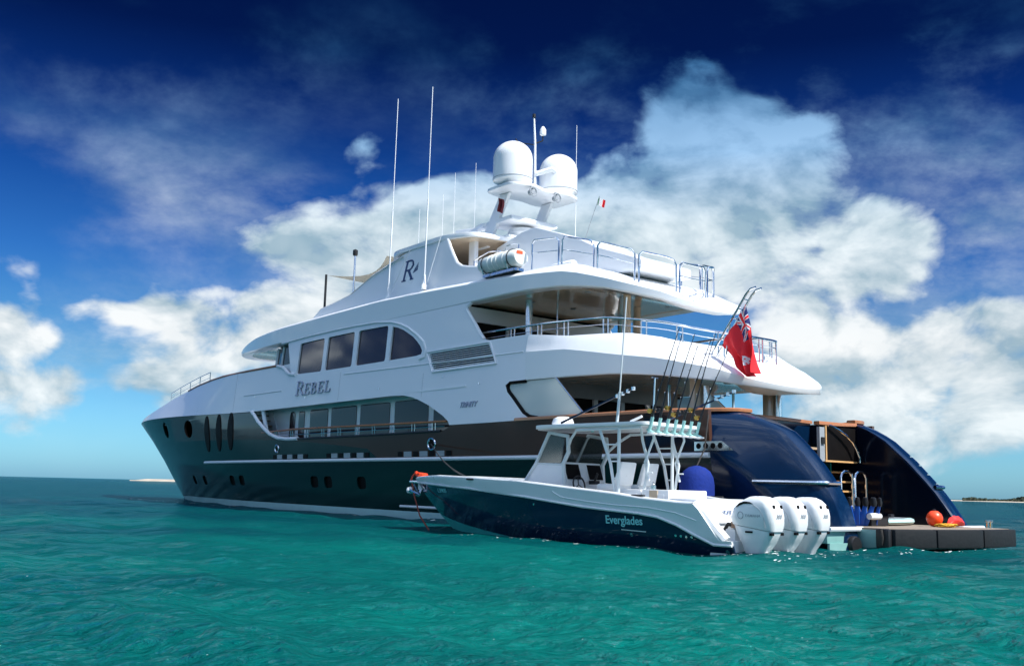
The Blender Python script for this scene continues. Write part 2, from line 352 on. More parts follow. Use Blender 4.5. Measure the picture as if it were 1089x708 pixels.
# serif capitals drawn as thick and thin strokes in a 0..1 box
def _arc(cx, cy, rx, ry, a0, a1, n=9): return [(cx+rx*math.cos(R(a0+(a1-a0)*k/(n-1))), cy+ry*math.sin(R(a0+(a1-a0)*k/(n-1)))) for k in range(n)]
TH, TN = .17, .07
GLYPH = {
 'R': [([(.2, .02), (.2, .98)], TH), ([(.03, .03), (.38, .03)], TN), ([(.03, .97), (.45, .97)], TN), ([(.2, .97)] + _arc(.45, .74, .28, .23, 90, -90) + [(.2, .51)], .10), ([(.66, .86), (.74, .74), (.66, .6)], .15), ([(.45, .5), (.85, .05)], .17), ([(.72, .03), (1.0, .03)], TN)],
 'E': [([(.2, .02), (.2, .98)], TH), ([(.03, .03), (.82, .03)], TN), ([(.03, .97), (.78, .97)], TN), ([(.2, .51), (.58, .51)], TN), ([(.82, .03), (.86, .27)], .08), ([(.78, .97), (.8, .76)], .08), ([(.58, .38), (.58, .64)], .06)],
 'B': [([(.2, .02), (.2, .98)], TH), ([(.03, .03), (.5, .03)], TN), ([(.03, .97), (.45, .97)], TN), ([(.45, .97)] + _arc(.45, .75, .24, .22, 90, -90) + [(.2, .52)], .09), ([(.62, .86), (.69, .75), (.62, .63)], .13), ([(.45, .52)] + _arc(.48, .27, .30, .25, 90, -90) + [(.2, .03)], .09), ([(.7, .4), (.79, .27), (.7, .13)], .14)],
 'L': [([(.2, .02), (.2, .98)], TH), ([(.03, .03), (.8, .03)], TN), ([(.03, .97), (.38, .97)], TN), ([(.8, .03), (.84, .28)], .08)],
}
def strokes(mb, g, u0, v0, w, h, fn, shear=0., t0=.004, t1=.03):
    for pts, th in GLYPH[g]:
        th = th*h*.9
        P = [Vector((u0 + p[0]*w + shear*p[1]*h, v0 + p[1]*h)) for p in pts]
        L = []; Rr = []
        for i, p in enumerate(P):
            d = (P[min(i+1, len(P)-1)] - P[max(i-1, 0)]); d = d.normalized() if d.length > 1e-9 else Vector((1, 0))
            n = Vector((-d.y, d.x))*th/2; L.append(p+n); Rr.append(p-n)
        n = len(P); vs = []
        for t in (t0, t1): vs += [fn(a.x, a.y, t) for a in L] + [fn(a.x, a.y, t) for a in Rr]
        fs = []
        for i in range(n-1):
            fs += [(2*n+i, 2*n+i+1, 3*n+i+1, 3*n+i), (i, n+i, n+i+1, i+1), (i, i+1, 2*n+i+1, 2*n+i), (n+i, 3*n+i, 3*n+i+1, n+i+1)]
        fs += [(0, 2*n, 3*n, n), (n-1, 2*n-1, 4*n-1, 3*n-1)]
        mb.add(vs, fs)

def tag(o, label=None, cat=None, group=None, kind=None):
    if label: o['label'] = label
    if cat: o['category'] = cat
    if group: o['group'] = group
    if kind: o['kind'] = kind
    return o
def thing(name, label, cat, loc=(0, 0, 0), rz=0., group=None):
    o = bpy.data.objects.new(name, None); COL.objects.link(o); o.empty_display_size = .3
    o.location = loc; o.rotation_euler = (0, 0, rz); return tag(o, label, cat, group)

# the yacht's own frame: x forward, y to port, z up from the waterline, origin at the platform's aft edge
YO = Vector((11.535, 25.303, 0)); YR = R(128)
def yw(x, y, z=0): return tuple(YO + Matrix.Rotation(YR, 3, 'Z') @ Vector((x, y, z)))
# the tender's frame
TO = Vector((5.798, 22.314, 0)); TR = R(135)
def tw(x, y, z=0): return tuple(TO + Matrix.Rotation(TR, 3, 'Z') @ Vector((x, y, z)))
def lerp(x, xs, ys):
    if x <= xs[0]: return ys[0]
    for i in range(len(xs)-1):
        if x <= xs[i+1]: return ys[i] + (ys[i+1]-ys[i])*(x-xs[i])/(xs[i+1]-xs[i])
    return ys[-1]
def smooth(a, b, x):
    u = min(1, max(0, (x-a)/(b-a))); return u*u*(3-2*u)

# ---------------------------------------------------------------- sea
def build_sea():
    def axis(lo, hi, fine, c):
        out = []; x = 0.; 
        while x < hi: out.append(x); x += max(fine, fine + (x-c)*.015 if x > c else fine)
        out += [hi]; neg = []; x = 0.
        while x < -lo: x += max(fine, fine + (x-6)*.05 if x > 6 else fine); neg.append(-x)
        return np.array(neg[::-1] + out)
    ys = axis(-6000, 9000, .052, 8)
    def xax():
        out = [0.]; 
        while out[-1] < 7000: out.append(out[-1] + (.052 if out[-1] < 5 else .052 + (out[-1]-5)*.015))
        return np.array([-x for x in out[:0:-1]] + out)
    xs = xax()
    X, Y = np.meshgrid(xs, ys)
    D = np.sqrt(X**2 + Y**2)
    dx = np.maximum(np.gradient(xs)[None, :], np.gradient(ys)[:, None])
    Z = np.zeros_like(X); rng = np.random.RandomState(4)
    PX, PY = X.copy(), Y.copy()
    for i in range(110):
        lam = .16*(4.2/.16)**(rng.rand()); k = 2*math.pi/lam
        a = R(205) + rng.normal()*.75
        amp = .0062*lam**.48 * (.5+rng.rand())
        fade = np.clip((lam/dx - 2.2)/2.5, 0, 1)
        ph = k*(X*math.cos(a)+Y*math.sin(a)) + rng.rand()*6.28
        # waves come in groups
        ph2 = (X*math.sin(a+.5)-Y*math.cos(a+.5))*k*.11 + rng.rand()*6
        A = amp*fade*(.65+.35*np.sin(ph2))
        Z += A*np.sin(ph); PX += A*math.cos(a)*np.cos(ph)*.9; PY += A*math.sin(a)*np.cos(ph)*.9
    ny, nx = X.shape
    me = bpy.data.meshes.new('sea')
    me.vertices.add(nx*ny); co = np.stack([PX, PY, Z], -1).reshape(-1).astype(np.float32)
    me.vertices.foreach_set('co', co)
    idx = (np.arange(ny-1)[:, None]*nx + np.arange(nx-1)[None, :]).reshape(-1)
    q = np.stack([idx, idx+1, idx+nx+1, idx+nx], -1).reshape(-1).astype(np.int32)
    nf = len(idx); me.loops.add(nf*4); me.loops.foreach_set('vertex_index', q)
    me.polygons.add(nf); me.polygons.foreach_set('loop_start', np.arange(0, nf*4, 4, dtype=np.int32))
    me.polygons.foreach_set('use_smooth', np.ones(nf, dtype=bool)); me.update(calc_edges=True)
    m = bpy.data.materials.new('turquoise_sea'); m.use_nodes = True; nt = m.node_tree; b = nt.nodes['Principled BSDF']
    def nn(t, **k):
        n = nt.nodes.new(t)
        for a_, b_ in k.items(): setattr(n, a_, b_)
        return n
    geo = nn('ShaderNodeNewGeometry')
    # sand and weed patches on the bottom give the broad changes of colour
    mp = nn('ShaderNodeVectorMath', operation='MULTIPLY'); nt.links.new(geo.outputs['Position'], mp.inputs[0]); mp.inputs[1].default_value = (.030, .055, 0)
    n0 = nn('ShaderNodeTexNoise'); n0.inputs['Scale'].default_value = 1.6; n0.inputs['Detail'].default_value = 5; nt.links.new(mp.outputs[0], n0.inputs['Vector'])
    rr = nn('ShaderNodeValToRGB'); c = rr.color_ramp
    c.elements[0].position = .34; c.elements[0].color = (.0001, .048, .056, 1)
    c.elements[1].position = .64; c.elements[1].color = (.0003, .185, .140, 1)
    nt.links.new(n0.outputs['Fac'], rr.inputs[0])
    # water colour darkens with distance from the camera
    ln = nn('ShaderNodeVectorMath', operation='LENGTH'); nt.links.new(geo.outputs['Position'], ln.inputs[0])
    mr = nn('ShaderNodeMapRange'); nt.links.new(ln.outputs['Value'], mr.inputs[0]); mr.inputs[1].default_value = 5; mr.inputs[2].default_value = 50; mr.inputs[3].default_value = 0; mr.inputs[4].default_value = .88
    far_tone = nn('ShaderNodeMix', data_type='RGBA'); nt.links.new(mr.outputs[0], far_tone.inputs[0]); nt.links.new(rr.outputs[0], far_tone.inputs[6]); far_tone.inputs[7].default_value = (.0001, .030, .048, 1)
    # sea seen through: coloured body below, glossy surface above; a glass-like Fresnel term, softened as wave slopes soften it
    out = nt.nodes['Material Output']; nt.nodes.remove(b)
    df = nn('ShaderNodeBsdfDiffuse'); nt.links.new(far_tone.outputs[2], df.inputs['Color'])
    gl = nn('ShaderNodeBsdfGlossy'); gl.inputs['Roughness'].default_value = .03; gl.inputs['Color'].default_value = (.62, .90, 1, 1)
    fr = nn('ShaderNodeFresnel'); fr.inputs['IOR'].default_value = 1.33
    fm = nn('ShaderNodeMath', operation='MULTIPLY'); nt.links.new(fr.outputs[0], fm.inputs[0]); fm.inputs[1].default_value = .8
    fc = nn('ShaderNodeMath', operation='MINIMUM'); nt.links.new(fm.outputs[0], fc.inputs[0]); fc.inputs[1].default_value = .32
    ms = nn('ShaderNodeMixShader'); nt.links.new(fc.outputs[0], ms.inputs[0]); nt.links.new(df.outputs[0], ms.inputs[1]); nt.links.new(gl.outputs[0], ms.inputs[2]); nt.links.new(ms.outputs[0], out.inputs[0])
    b1 = nn('ShaderNodeTexNoise'); b1.inputs['Scale'].default_value = 4.6; b1.inputs['Detail'].default_value = 6; b1.inputs['Roughness'].default_value = .62; b1.inputs['Distortion'].default_value = .6
    sc = nn('ShaderNodeVectorMath', operation='MULTIPLY'); nt.links.new(geo.outputs['Position'], sc.inputs[0]); sc.inputs[1].default_value = (.85, 1.25, 1)
    nt.links.new(sc.outputs[0], b1.inputs['Vector'])
    b2 = nn('ShaderNodeTexNoise'); b2.inputs['Scale'].default_value = .55; b2.inputs['Detail'].default_value = 4; nt.links.new(sc.outputs[0], b2.inputs['Vector'])
    bp = nn('ShaderNodeBump'); bp.inputs['Strength'].default_value = 1; bp.inputs['Distance'].default_value = .15; nt.links.new(b1.outputs['Fac'], bp.inputs['Height'])
    b3 = nn('ShaderNodeTexNoise'); b3.inputs['Scale'].default_value = 15; b3.inputs['Detail'].default_value = 3; nt.links.new(sc.outputs[0], b3.inputs['Vector'])
    bp3 = nn('ShaderNodeBump'); bp3.inputs['Distance'].default_value = .03; nt.links.new(b3.outputs['Fac'], bp3.inputs['Height']); nt.links.new(bp3.outputs[0], bp.inputs['Normal'])
    bp2 = nn('ShaderNodeBump'); bp2.inputs['Strength'].default_value = 1; bp2.inputs['Distance'].default_value = .25; nt.links.new(b2.outputs['Fac'], bp2.inputs['Height']); nt.links.new(bp.outputs[0], bp2.inputs['Normal'])
    for q_ in (df, gl, fr): nt.links.new(bp2.outputs[0], q_.inputs['Normal'])
    me.materials.append(m)
    o = bpy.data.objects.new('sea', me); COL.objects.link(o); tag(o, kind='structure'); return o
build_sea()

# ---------------------------------------------------------------- islands on the horizon
def island(name, az0, az1, dist, h, hseed, sandw, tall, sandh=1.0):
    rng = random.Random(hseed); n = 160
    rings = []; prof = []
    for i in range(n+1):
        t = i/n; az = R(az0 + (az1-az0)*t); env = min(1, t*9)*min(1, (1-t)*9)
        hh = h*env*(.55 + .3*math.sin(t*11+hseed) + .15*math.sin(t*37+1)) ; hh = max(.02, hh)
        d = dist*(1 + .04*math.sin(t*5+hseed))
        def P(dd, z): return (math.sin(az)*(d+dd), math.cos(az)*(d+dd), z)
        rings.append([P(-sandw, -.3), P(-sandw*.35, .25*env*sandh), P(0, (.8*env+.05)*sandh), P(8, .9*env*sandh+.1), P(60, .6)])
        prof.append((az, d, hh, env))
    mb = MB().mat('sand'); mb.loft(rings, closed_ring=False)
    o = mb.build(name, parent=None); tag(o, kind='structure')
    # scrub: clumps of many small leaf faces
    mv = MB().mat('scrub')
    for k in range(2600):
        i = rng.randrange(n); az, d, hh, env = prof[i]
        if env < .25: continue
        az += (az1-az0)/n*rng.random()*R(1); dd = d + 6 + rng.random()*26
        top = max(1.2, hh*(.6+.5*rng.random())); s = top*.38+.5
        cx_, cy_ = math.sin(az)*dd, math.cos(az)*dd
        for q in range(3):
            a = rng.random()*6.28; zz = top*rng.random()
            ux, uy = math.cos(a)*s, math.sin(a)*s
            mv.add([(cx_-ux, cy_-uy, zz-s*.4), (cx_+ux, cy_+uy, zz-s*.3), (cx_+ux*.5, cy_+uy*.4, zz+s*.45), (cx_-ux*.6, cy_-uy*.5, zz+s*.35)], [(0, 1, 2, 3)])
    if tall:
        v = mv.build('scrub', smooth=False); tag(v, kind='stuff')
    return o
island('island', 23.6, 46, 760, 11.0, 3, 20, True, .5)
island('sandbar', -20.6, -13, 900, 2.2, 8, 20, False, 2.0)

# ================================================================ the yacht
Y = thing('motor_yacht', 'large white three-deck motor yacht with dark navy hull and twin white radar domes', 'yacht', tuple(YO), YR)

def xstem(z): return 53.9 + lerp(max(z, -1), [-1, 0, 1.2, 2.6, 4.0, 5.35, 7], [-1.6, 0, 2.2, 4.6, 7.3, 10.2, 13])
def zsheer(x): return lerp(x, [0, 13.9, 17.6, 24, 35, 52, 64.3], [3.3, 3.5, 3.5, 3.85, 4.72, 5.1, 5.32])
def hullY(x, z):
    L = 27 - 3*min(1, max(0, z/5)); u = (xstem(z)-x)/L
    if u <= 0: return 0.
    u = min(u, 1); return lerp(z, [-1, 0, 2.26, 4], [3.05, 3.48, 3.90, 4.0])*(1-(1-u)**2.3)
def sideY(x, z):
    s = zsheer(x)
    if z <= s: return hullY(x, z)
    return max(0., hullY(x, s) - (.07+.38*smooth(36, 50, x))*(z-s))
def P3(x, z, d=0, s=1): return Vector((x, s*(sideY(x, z)+d), z))

PORT = [(45.43, 1.31), (42.9, 1.30), (37.82, 1.32), (36.41, 1.33), (28.09, 1.33), (26.79, 1.33), (23.87, 1.33)]
# ---- hull
top = [(17.2, 3.47), (17.35, 3.38), (17.7, 3.27), (24, 3.25), (30.6, 3.25), (31.6, 3.33), (32.5, 3.55), (33.2, 3.85), (33.9, 4.2), (34.4, 4.55), (34.75, 4.71)]
bow = [(x, zsheer(x)) for x in (38, 42, 46, 50, 54, 57, 60, 62, 63.5)]
stem = [(xstem(z)-.002, z) for z in (5.3, 5.0, 4.5, 4.0, 3.3, 2.6, 1.9, 1.2, .6, .0, -.5, -.9)]
zb = 2.34   # brown reflection band starts just above the white rubbing strake
for sgn in (1, -1):
    holes = [roundpoly([(x-.36, z-.25), (x+.36, z-.25), (x+.36, z+.25), (x-.36, z+.25)], .2) for x, z in PORT]
    # the reflection band above the strake narrows to a slanting edge at the bow
    band_edge = [(31.1, 3.22), (34.6, 3.36), (38.1, 3.41), (42, 3.47), (47.4, 3.53)]
    lowpoly = [(5.0, -.9), (5.0, zb), (22.4, zb), (23.2, 2.72), (28.2, 3.09)] + band_edge + [(47.55, zsheer(47.55))] + [(x, zsheer(x)) for x in (50, 54, 57, 60, 62, 63.5)] + stem
    circ = [ell(49.3, 4.30, .62, .48, 18)]
    panel('hull', lowpoly, holes + circ, hullY, .12, 'navy', Y, sgn, (1.0, .45))
    band = [(5.0, zb), (5.0, 3.47)] + top + [(38, zsheer(38)), (42, zsheer(42)), (47.55, zsheer(47.55))] + band_edge[::-1] + [(28.2, 3.09), (23.2, 2.72), (22.4, zb)]
    panel('hull_reflection_band', band, [ell(44.0, 4.18, .78, .50, 18)], hullY, .12, 'brown_reflection', Y, sgn, (1.0, .45), off=.0)
    for x, z in PORT:
        pts = roundpoly([(x-.4, z-.28), (x+.4, z-.28), (x+.4, z+.28), (x-.4, z+.28)], .2)
        panel('porthole', pts, [], hullY, 0, 'dark', Y, sgn, (1, 1), off=-.09)
    for (x, z, rx, rz) in ((49.3, 4.30, .7, .56), (44.0, 4.18, .86, .58)):
        panel('bow_opening', ell(x, z, rx, rz), [], hullY, 0, 'dark', Y, sgn, (1, 1), off=-.5)
        panel('bow_opening_lip', ell(x-.22, z, rx*.62, rz*.85), [], hullY, .04, 'grey', Y, sgn, (1, 1), off=-.4)
    for x, z in ((40.74, 3.80), (38.97, 3.82), (37.33, 3.84)):
        panel('bow_slot_shade', ell(x, z, .36, .98, 28), [], hullY, .06, 'dark', Y, sgn, (.2, .25), off=.03)  # dark plate painting the shade of a slot; no opening is cut
    # boot stripe
    bs = [(x, -.3) for x in (5, 52)] + [(53.6, .0), (53.9, .22)] + [(50, .30), (40, .30), (20, .28), (5, .28)]
    panel('boot_stripe', bs, [], hullY, 0, 'boot', Y, sgn, (1.0, .5), off=.012)
    # white rubbing strake
    mb = MB(); mb.tube([P3(x, 2.26, .02, sgn) for x in [5+k*.75 for k in range(50)]], .075, 8); mb.build('rubbing_strake', 'white', Y)
    mb = MB(); mb.tube([P3(x, .46, .02, sgn) for x in [5+k for k in range(17)]], .05, 8); mb.build('lower_strake', 'white', Y)
    # trim round the forward end of the side-deck opening
    mb = MB(); mb.tube([P3(x, z+.02, .01, sgn) for x, z in [(34.75, 4.73), (34.4, 4.55), (33.9, 4.2), (33.2, 3.85), (32.5, 3.55), (31.6, 3.33), (30.6, 3.26), (29.5, 3.26)]], .09, 8); mb.build('opening_trim', 'white', Y)
    mb = MB(); mb.tube([P3(x, z, .0, sgn) for x, z in [(30, 3.26), (24, 3.26), (17.8, 3.28)]], .045, 8); mb.build('side_deck_sill', 'black', Y)
    # hawse pipes
    for (x, z, r) in ((31.69, 2.85, .17), (18.4, 2.81, .21)):
        c = [P3(x+r*1.15*math.cos(a), z+r*math.sin(a), .015, sgn) for a in [2*math.pi*k/18 for k in range(18)]]
        hw = MB().tube(c, .038, 8, closed=True).build('hawse_pipe', 'chrome', Y)
        panel('hawse_opening', ell(x, z, r*1.05, r*.9), [], hullY, 0, 'dark', hw, sgn, (1, 1), off=.006)
    # vent row above the strake
    for x0, x1 in ((32.2, 28.4), (26.8, 22.9), (20.9, 17.0)):
        nseg = 7; w = (x0-x1)/nseg
        for k in range(nseg):
            a, b_ = x1 + k*w, x1 + (k+1)*w
            if k % 2: panel('vent_plate', [(a, 2.36), (b_, 2.36), (b_, 2.56), (a, 2.56)], [], hullY, .0, 'grey', Y, sgn, (1, 1), off=.02)
            else: panel('vent_grille', [(a+w*.2, 2.36), (b_-w*.2, 2.36), (b_-w*.2, 2.56), (a+w*.2, 2.56)], [], hullY, .0, 'dark', Y, sgn, (1, 1), off=.02)

# hull bottom lid keeps the sea out of sight between the sides
# ---- white superstructure side
W1 = [(27.77, 7.80), (30.17, 7.78), (30.22, 6.32), (27.78, 6.27)]
W2 = [(25.04, 7.80), (27.44, 7.80), (27.46, 6.28), (25.04, 6.27)]
W3 = [(22.28, 7.76), (24.68, 7.80), (24.70, 6.27), (22.28, 6.27)]
W4 = [(21.95, 7.68), (21.5, 7.58), (21.1, 7.45), (20.72, 7.28), (20.3, 7.08), (20.0, 6.88), (19.72, 6.66), (19.55, 6.45), (19.6, 6.32), (19.95, 6.28), (21.97, 6.27)]
GR = [(15.21, 6.27), (19.05, 6.27), (18.62, 5.62), (14.79, 5.62)]
shell = [(13.0, 4.82), (13.85, 4.84), (14.06, 4.72), (13.9, 4.5), (13.61, 4.27), (13.3, 4.0), (12.98, 3.73), (12.7, 3.58), (12.4, 3.52), (12.2, 3.50), (15, 3.48), (17.25, 3.48),
  (17.35, 3.62), (17.75, 3.85), (18.3, 4.09), (18.8, 4.30), (19.4, 4.50), (20.0, 4.66), (20.6, 4.76), (21.5, 4.79), (28, 4.77), (34.8, 4.75)] + [(x, zsheer(x)+.012) for x in (38, 42, 46, 50, 54, 57, 60, 62, 63.6)] + \
  [(63.9, 5.36), (62, 5.40), (60, 5.45), (57.5, 5.52), (55, 5.62), (53.2, 5.74), (51, 5.98), (49, 6.26), (46.5, 6.50), (44.2, 6.68), (41.5, 6.80), (39.5, 6.86), (36, 6.86), (33.5, 6.86), (32.3, 6.85), (31.9, 6.78), (31.55, 6.65), (31.3, 6.50), (31.0, 6.36), (30.75, 6.34), (30.95, 6.6), (31.55, 8.02), (28, 8.06), (24, 8.06), (20, 8.0), (16.55, 7.99),
  (16.78, 7.85), (16.80, 7.72), (16.5, 7.4), (16.17, 7.07), (15.85, 6.72), (15.6, 6.5), (15.2, 6.42), (14.2, 6.42), (13.0, 6.40)]
def wpts(w): return roundpoly(w, .13, 3)
def grow(w, d):
    cx_ = sum(p[0] for p in w)/len(w); cz_ = sum(p[1] for p in w)/len(w)
    return [(p[0] + d*(1 if p[0] > cx_ else -1), p[1] + d*(1 if p[1] > cz_ else -1)) for p in w]
for sgn in (1, -1):
    panel('superstructure_side', shell, [wpts(W1), wpts(W2), wpts(W3), W4, roundpoly(GR, .05, 2)], sideY, .14, 'white', Y, sgn, (1.0, .5))
    for w in (W1, W2, W3): panel('window', grow(w, .06), [], sideY, 0, 'glass', Y, sgn, (1, .5), off=-.07)
    panel('window', grow(W4, .06), [], sideY, 0, 'glass', Y, sgn, (.5, .5), off=-.07)
    # ledge over the windows
    lg = [(32.2, 7.97), (29.8, 8.04), (27.4, 8.06), (25.3, 8.05), (23.3, 8.0), (22.1, 7.88), (21.3, 7.70), (20.66, 7.46), (20.0, 7.12), (19.5, 6.80), (19.3, 6.5), (19.3, 6.2), (19.7, 6.12)]
    mb = MB(); mb.tube([P3(x, z, .0, sgn) for x, z in lg], .055, 6); mb.build('window_ledge', 'white', Y)
    g = MB()
    g.mat('white'); fr = roundpoly([(15.15, 6.35), (19.18, 6.35), (18.68, 5.54), (14.65, 5.54)], .05, 2)
    g.tube([P3(x, z, .01, sgn) for x, z in fr], .045, 6, closed=True)
    go = g.build('louvre_frame', None, Y)
    panel('louvre_back', [(15.15, 6.3), (19.1, 6.3), (18.66, 5.6), (14.75, 5.6)], [], sideY, 0, 'dark', go, sgn, (1, 1), off=-.12)
    sl = MB()
    for k in range(8):
        z = 5.68 + k*.077; xa = lerp(z, [5.62, 6.27], [14.81, 15.2]); xb = lerp(z, [5.62, 6.27], [18.6, 19.03])
        a, b_ = P3(xa, z, -.10, sgn), P3(xb, z, -.10, sgn); c, d = P3(xb, z-.035, -.005, sgn), P3(xa, z-.035, -.005, sgn)
        up = Vector((0, 0, .018)); sl.hexa([a, b_, c, d, a+up, b_+up, c+up, d+up])
    sl.build('louvre_slats', 'white', go, smooth=False)
    # fine moulding line along the upper deck
    for (xa, xb) in ((36.0, 31.6), (25.6, 13.2)):
        mb = MB(); N = 14; mb.tube([P3(xa+(xb-xa)*k/N, lerp(xa+(xb-xa)*k/N, [13, 26, 32, 36], [5.82, 5.98, 5.62, 5.55]) if xa < 30 else 5.62-.0*k, .0, sgn) for k in range(N+1)], .028, 6); mb.build('moulding', 'white', Y)
    # bulwark end curl and teak cap
    mb = MB(); mb.tube([P3(x, z, -.03, sgn) for x, z in [(46, 6.54), (44.2, 6.70), (41.5, 6.83), (39.5, 6.89), (36, 6.90), (33.5, 6.90), (32.4, 6.90)]], .07, 8)
    mb.build('bulwark_cap', 'teak', Y)
    mb = MB(); mb.tube([P3(x, z, .0, sgn) for x, z in [(32.4, 6.87), (31.9, 6.79), (31.5, 6.65), (31.25, 6.48), (30.95, 6.36), (30.3, 6.30)]], .085, 8); mb.build('bulwark_curl', 'white', Y)
    # thin white edge round the aft windows' opening on the upper deck
    mb = MB(); mb.tube([P3(x, z, -.05, sgn) for x, z in [(16.6, 7.98), (16.80, 7.86), (16.82, 7.72), (16.5, 7.4), (16.17, 7.07), (15.85, 6.72), (15.6, 6.5)]], .075, 8); mb.build('opening_edge', 'white', Y)
    # ship's name
    mb = MB(); f = lambda u, v, d, s=sgn: P3(u, v, d, s)
    sx = -1 if sgn > 0 else 1; u = 30.05 if sgn > 0 else 26.5
    fn = lambda a, v, d: f(u + sx*a, v, d)
    for ch, u0, w, h in (('R', 0, .86, .66), ('E', .88, .60, .52), ('B', 1.52, .62, .52), ('E', 2.2, .60, .52), ('L', 2.86, .60, .52)): strokes(mb, ch, u0, 5.28, w, h, fn, .10, .0, .06)
    mb.build('name_lettering', 'silver', Y, smooth=False)
    text_obj('builder_lettering', 'TRINITY', 0, 4.08, .20, 1.05, lambda a, v, d: P3(16.62 - a if sgn > 0 else 15.6 + a, v, d, sgn), 'silver', Y, .35, .02)
    # chrome freeing port below the aft rail
    panel('chrome_slot', roundpoly([(11.6, 5.98), (12.9, 5.98), (12.9, 6.08), (11.6, 6.08)], .05, 2), [], sideY, .02, 'chrome', Y, sgn, (.5, 1), off=-.10)

for sgn in (1, -1):
    # scuppers and plate joints
    for x, z in ((34.6, 5.5), (29.0, 5.15), (22.5, 5.15), (17.9, 5.3), (15.6, 4.9)): MB().tube([P3(x, z, -.01, sgn), P3(x, z, .03, sgn)], .035, 8).build('scupper', 'chrome', Y)
    for x, z0, z1 in ((19.3, 4.62, 5.55), (25.9, 4.85, 6.1), (37.2, 4.9, 6.8)): MB().tube([P3(x, z0+(z1-z0)*k/6, .0, sgn) for k in range(7)], .007, 4).build('plate_joint', 'grey', Y)

# ---- foredeck between the nose's sides
rg = []
for x in (63.5, 61, 58, 55, 53.2, 51, 49, 46.5, 44.2, 41.5, 39.5, 36, 32.5, 30.8):
    z = lerp(x, [30, 39.5, 41.5, 44.2, 46.5, 49, 51, 53.2, 55, 57.5, 60, 62, 63.9], [6.0, 6.2, 6.4, 6.56, 6.43, 6.22, 5.95, 5.71, 5.6, 5.5, 5.43, 5.38, 5.35]) - .02
    yy = max(.01, sideY(x, z+.02)-.05)
    rg.append([(x, yy*t, z + (.12 if x > 44 else .03)*(1-t*t)) for t in (1, .75, .5, .25, 0, -.25, -.5, -.75, -1)])
MB().loft(rg, closed_ring=False).build('foredeck', 'white', Y)

# ---- pilothouse front and its glazing
def sup(xc, L, yb, n=2.4, N=24, sgn=-1, a0=0, a1=1):
    """plan curve from (xc, yb) round the end at xc + L to (xc, -yb)"""
    out = []
    for k in range(N+1):
        a = math.pi/2 - math.pi*k/N; c, s_ = math.cos(a), math.sin(a)
        out.append((xc + L*abs(c)**(2/n), yb*math.copysign(abs(s_)**(2/n), s_)))
    return out
pl = [(30.5, 3.35)] + sup(32.5, 3.6, 3.25, 2.6, 26) + [(30.5, -3.35)]
def ringz(pl, z, k=0): return [(x + k, y, z) for x, y in pl]
MB().loft([ringz(pl, 6.1), ringz(pl, 7.02, .0), ringz(pl, 7.06, .0)], False).build('pilothouse_base', 'white', Y)
for i in range(0, len(pl)-2, 2):
    a, b_ = pl[i], pl[min(i+2, len(pl)-1)]; d = (Vector(b_)-Vector(a)); L_ = d.length
    if L_ < .3: continue
    t = d/L_; a2, b2 = Vector(a)+t*.09, Vector(b_)-t*.09; n_ = Vector((t.y, -t.x))*-.0
    MB().hexa([(a2.x, a2.y, 7.04), (b2.x, b2.y, 7.04), (b2.x-.05, b2.y*.985, 7.04), (a2.x-.05, a2.y*.985, 7.04), (a2.x-.2, a2.y, 7.92), (b2.x-.2, b2.y, 7.92), (b2.x-.25, b2.y*.985, 7.92), (a2.x-.25, a2.y*.985, 7.92)]).build('windscreen_pane', 'glass', Y, smooth=False)
mb = MB()
for i in range(0, len(pl), 2): mb.tube([(pl[i][0], pl[i][1], 7.0), (pl[i][0]-.2, pl[i][1], 7.95)], .085, 6)
mb.build('windscreen_mullions', 'white', Y)

# ---- roof of the upper deck: brow at the front, side band, visor round the stern
def plan_aft(xa, L, yb, n, N=34):
    out = []
    for k in range(N+1):
        a = math.pi/2 - math.pi*k/N; c, s_ = math.cos(a), math.sin(a)
        out.append((xa + L - L*abs(c)**(2/n), yb*math.copysign(abs(s_)**(2/n), s_)))
    return out
def plan_norm(pl):
    out = []
    for i in range(len(pl)):
        a, b_ = Vector(pl[max(i-1, 0)]), Vector(pl[min(i+1, len(pl)-1)]); t = (b_-a).normalized(); n_ = Vector((t.y, -t.x)); out.append(n_)
    return out
def band(name, plan, sec, material, parent, closed=False):
    """sec(x, y) returns a list of (outward offset, z) from the bottom edge up and over"""
    c = Vector((sum(p[0] for p in plan)/len(plan), 0)); nr = plan_norm(plan); rings = []
    for (x, y), n_ in zip(plan, nr):
        if n_.dot(Vector((x, y)) - c) < 0: n_ = -n_
        rings.append([(x + n_.x*o, y + n_.y*o, z) for o, z in sec(x, y)])
    return MB().loft(rings, closed_ring=True, cap=True).build(name, material, parent, ang=28)

ZB = ([8.0, 8.7, 10.3, 11.7, 13.4, 16, 30, 36, 38, 40, 43], [7.02, 7.30, 7.74, 7.93, 7.99, 7.98, 8.0, 8.03, 8.12, 8.26, 8.4])
ZC = ([8.0, 8.7, 10.3, 11.6, 13.4, 16.7, 22, 28.5, 34, 36, 38, 40, 43], [7.16, 7.56, 8.10, 8.46, 8.57, 8.70, 8.90, 8.83, 8.74, 8.70, 8.58, 8.46, 8.50])
def sunsec(x, y):
    zb_, zc_ = lerp(x, *ZB), lerp(x, *ZC)
    ins = .42 if x > 11.5 else .42 + (11.5-x)*.12
    rise = .16 if x < 33 else .06
    up = lerp(x, [8, 9, 10.5, 12, 14], [.12, .18, .30, .34, .22]) if x < 14 else .20
    return [(-.55, zb_+.02), (-.02, zb_), (.03, zb_+.04), (.05, zc_-.03), (.03, zc_), (-.01, zc_+.025), (-ins*.35, zc_+up*.55), (-ins, zc_+up), (-ins-.5, zc_+up+.02)]
pa = plan_aft(8.0, 8.0, 3.66, 2.5)
pf = [(x, sideY(x, 8.3)) for x in (17.5, 20, 23, 26, 29, 31)]
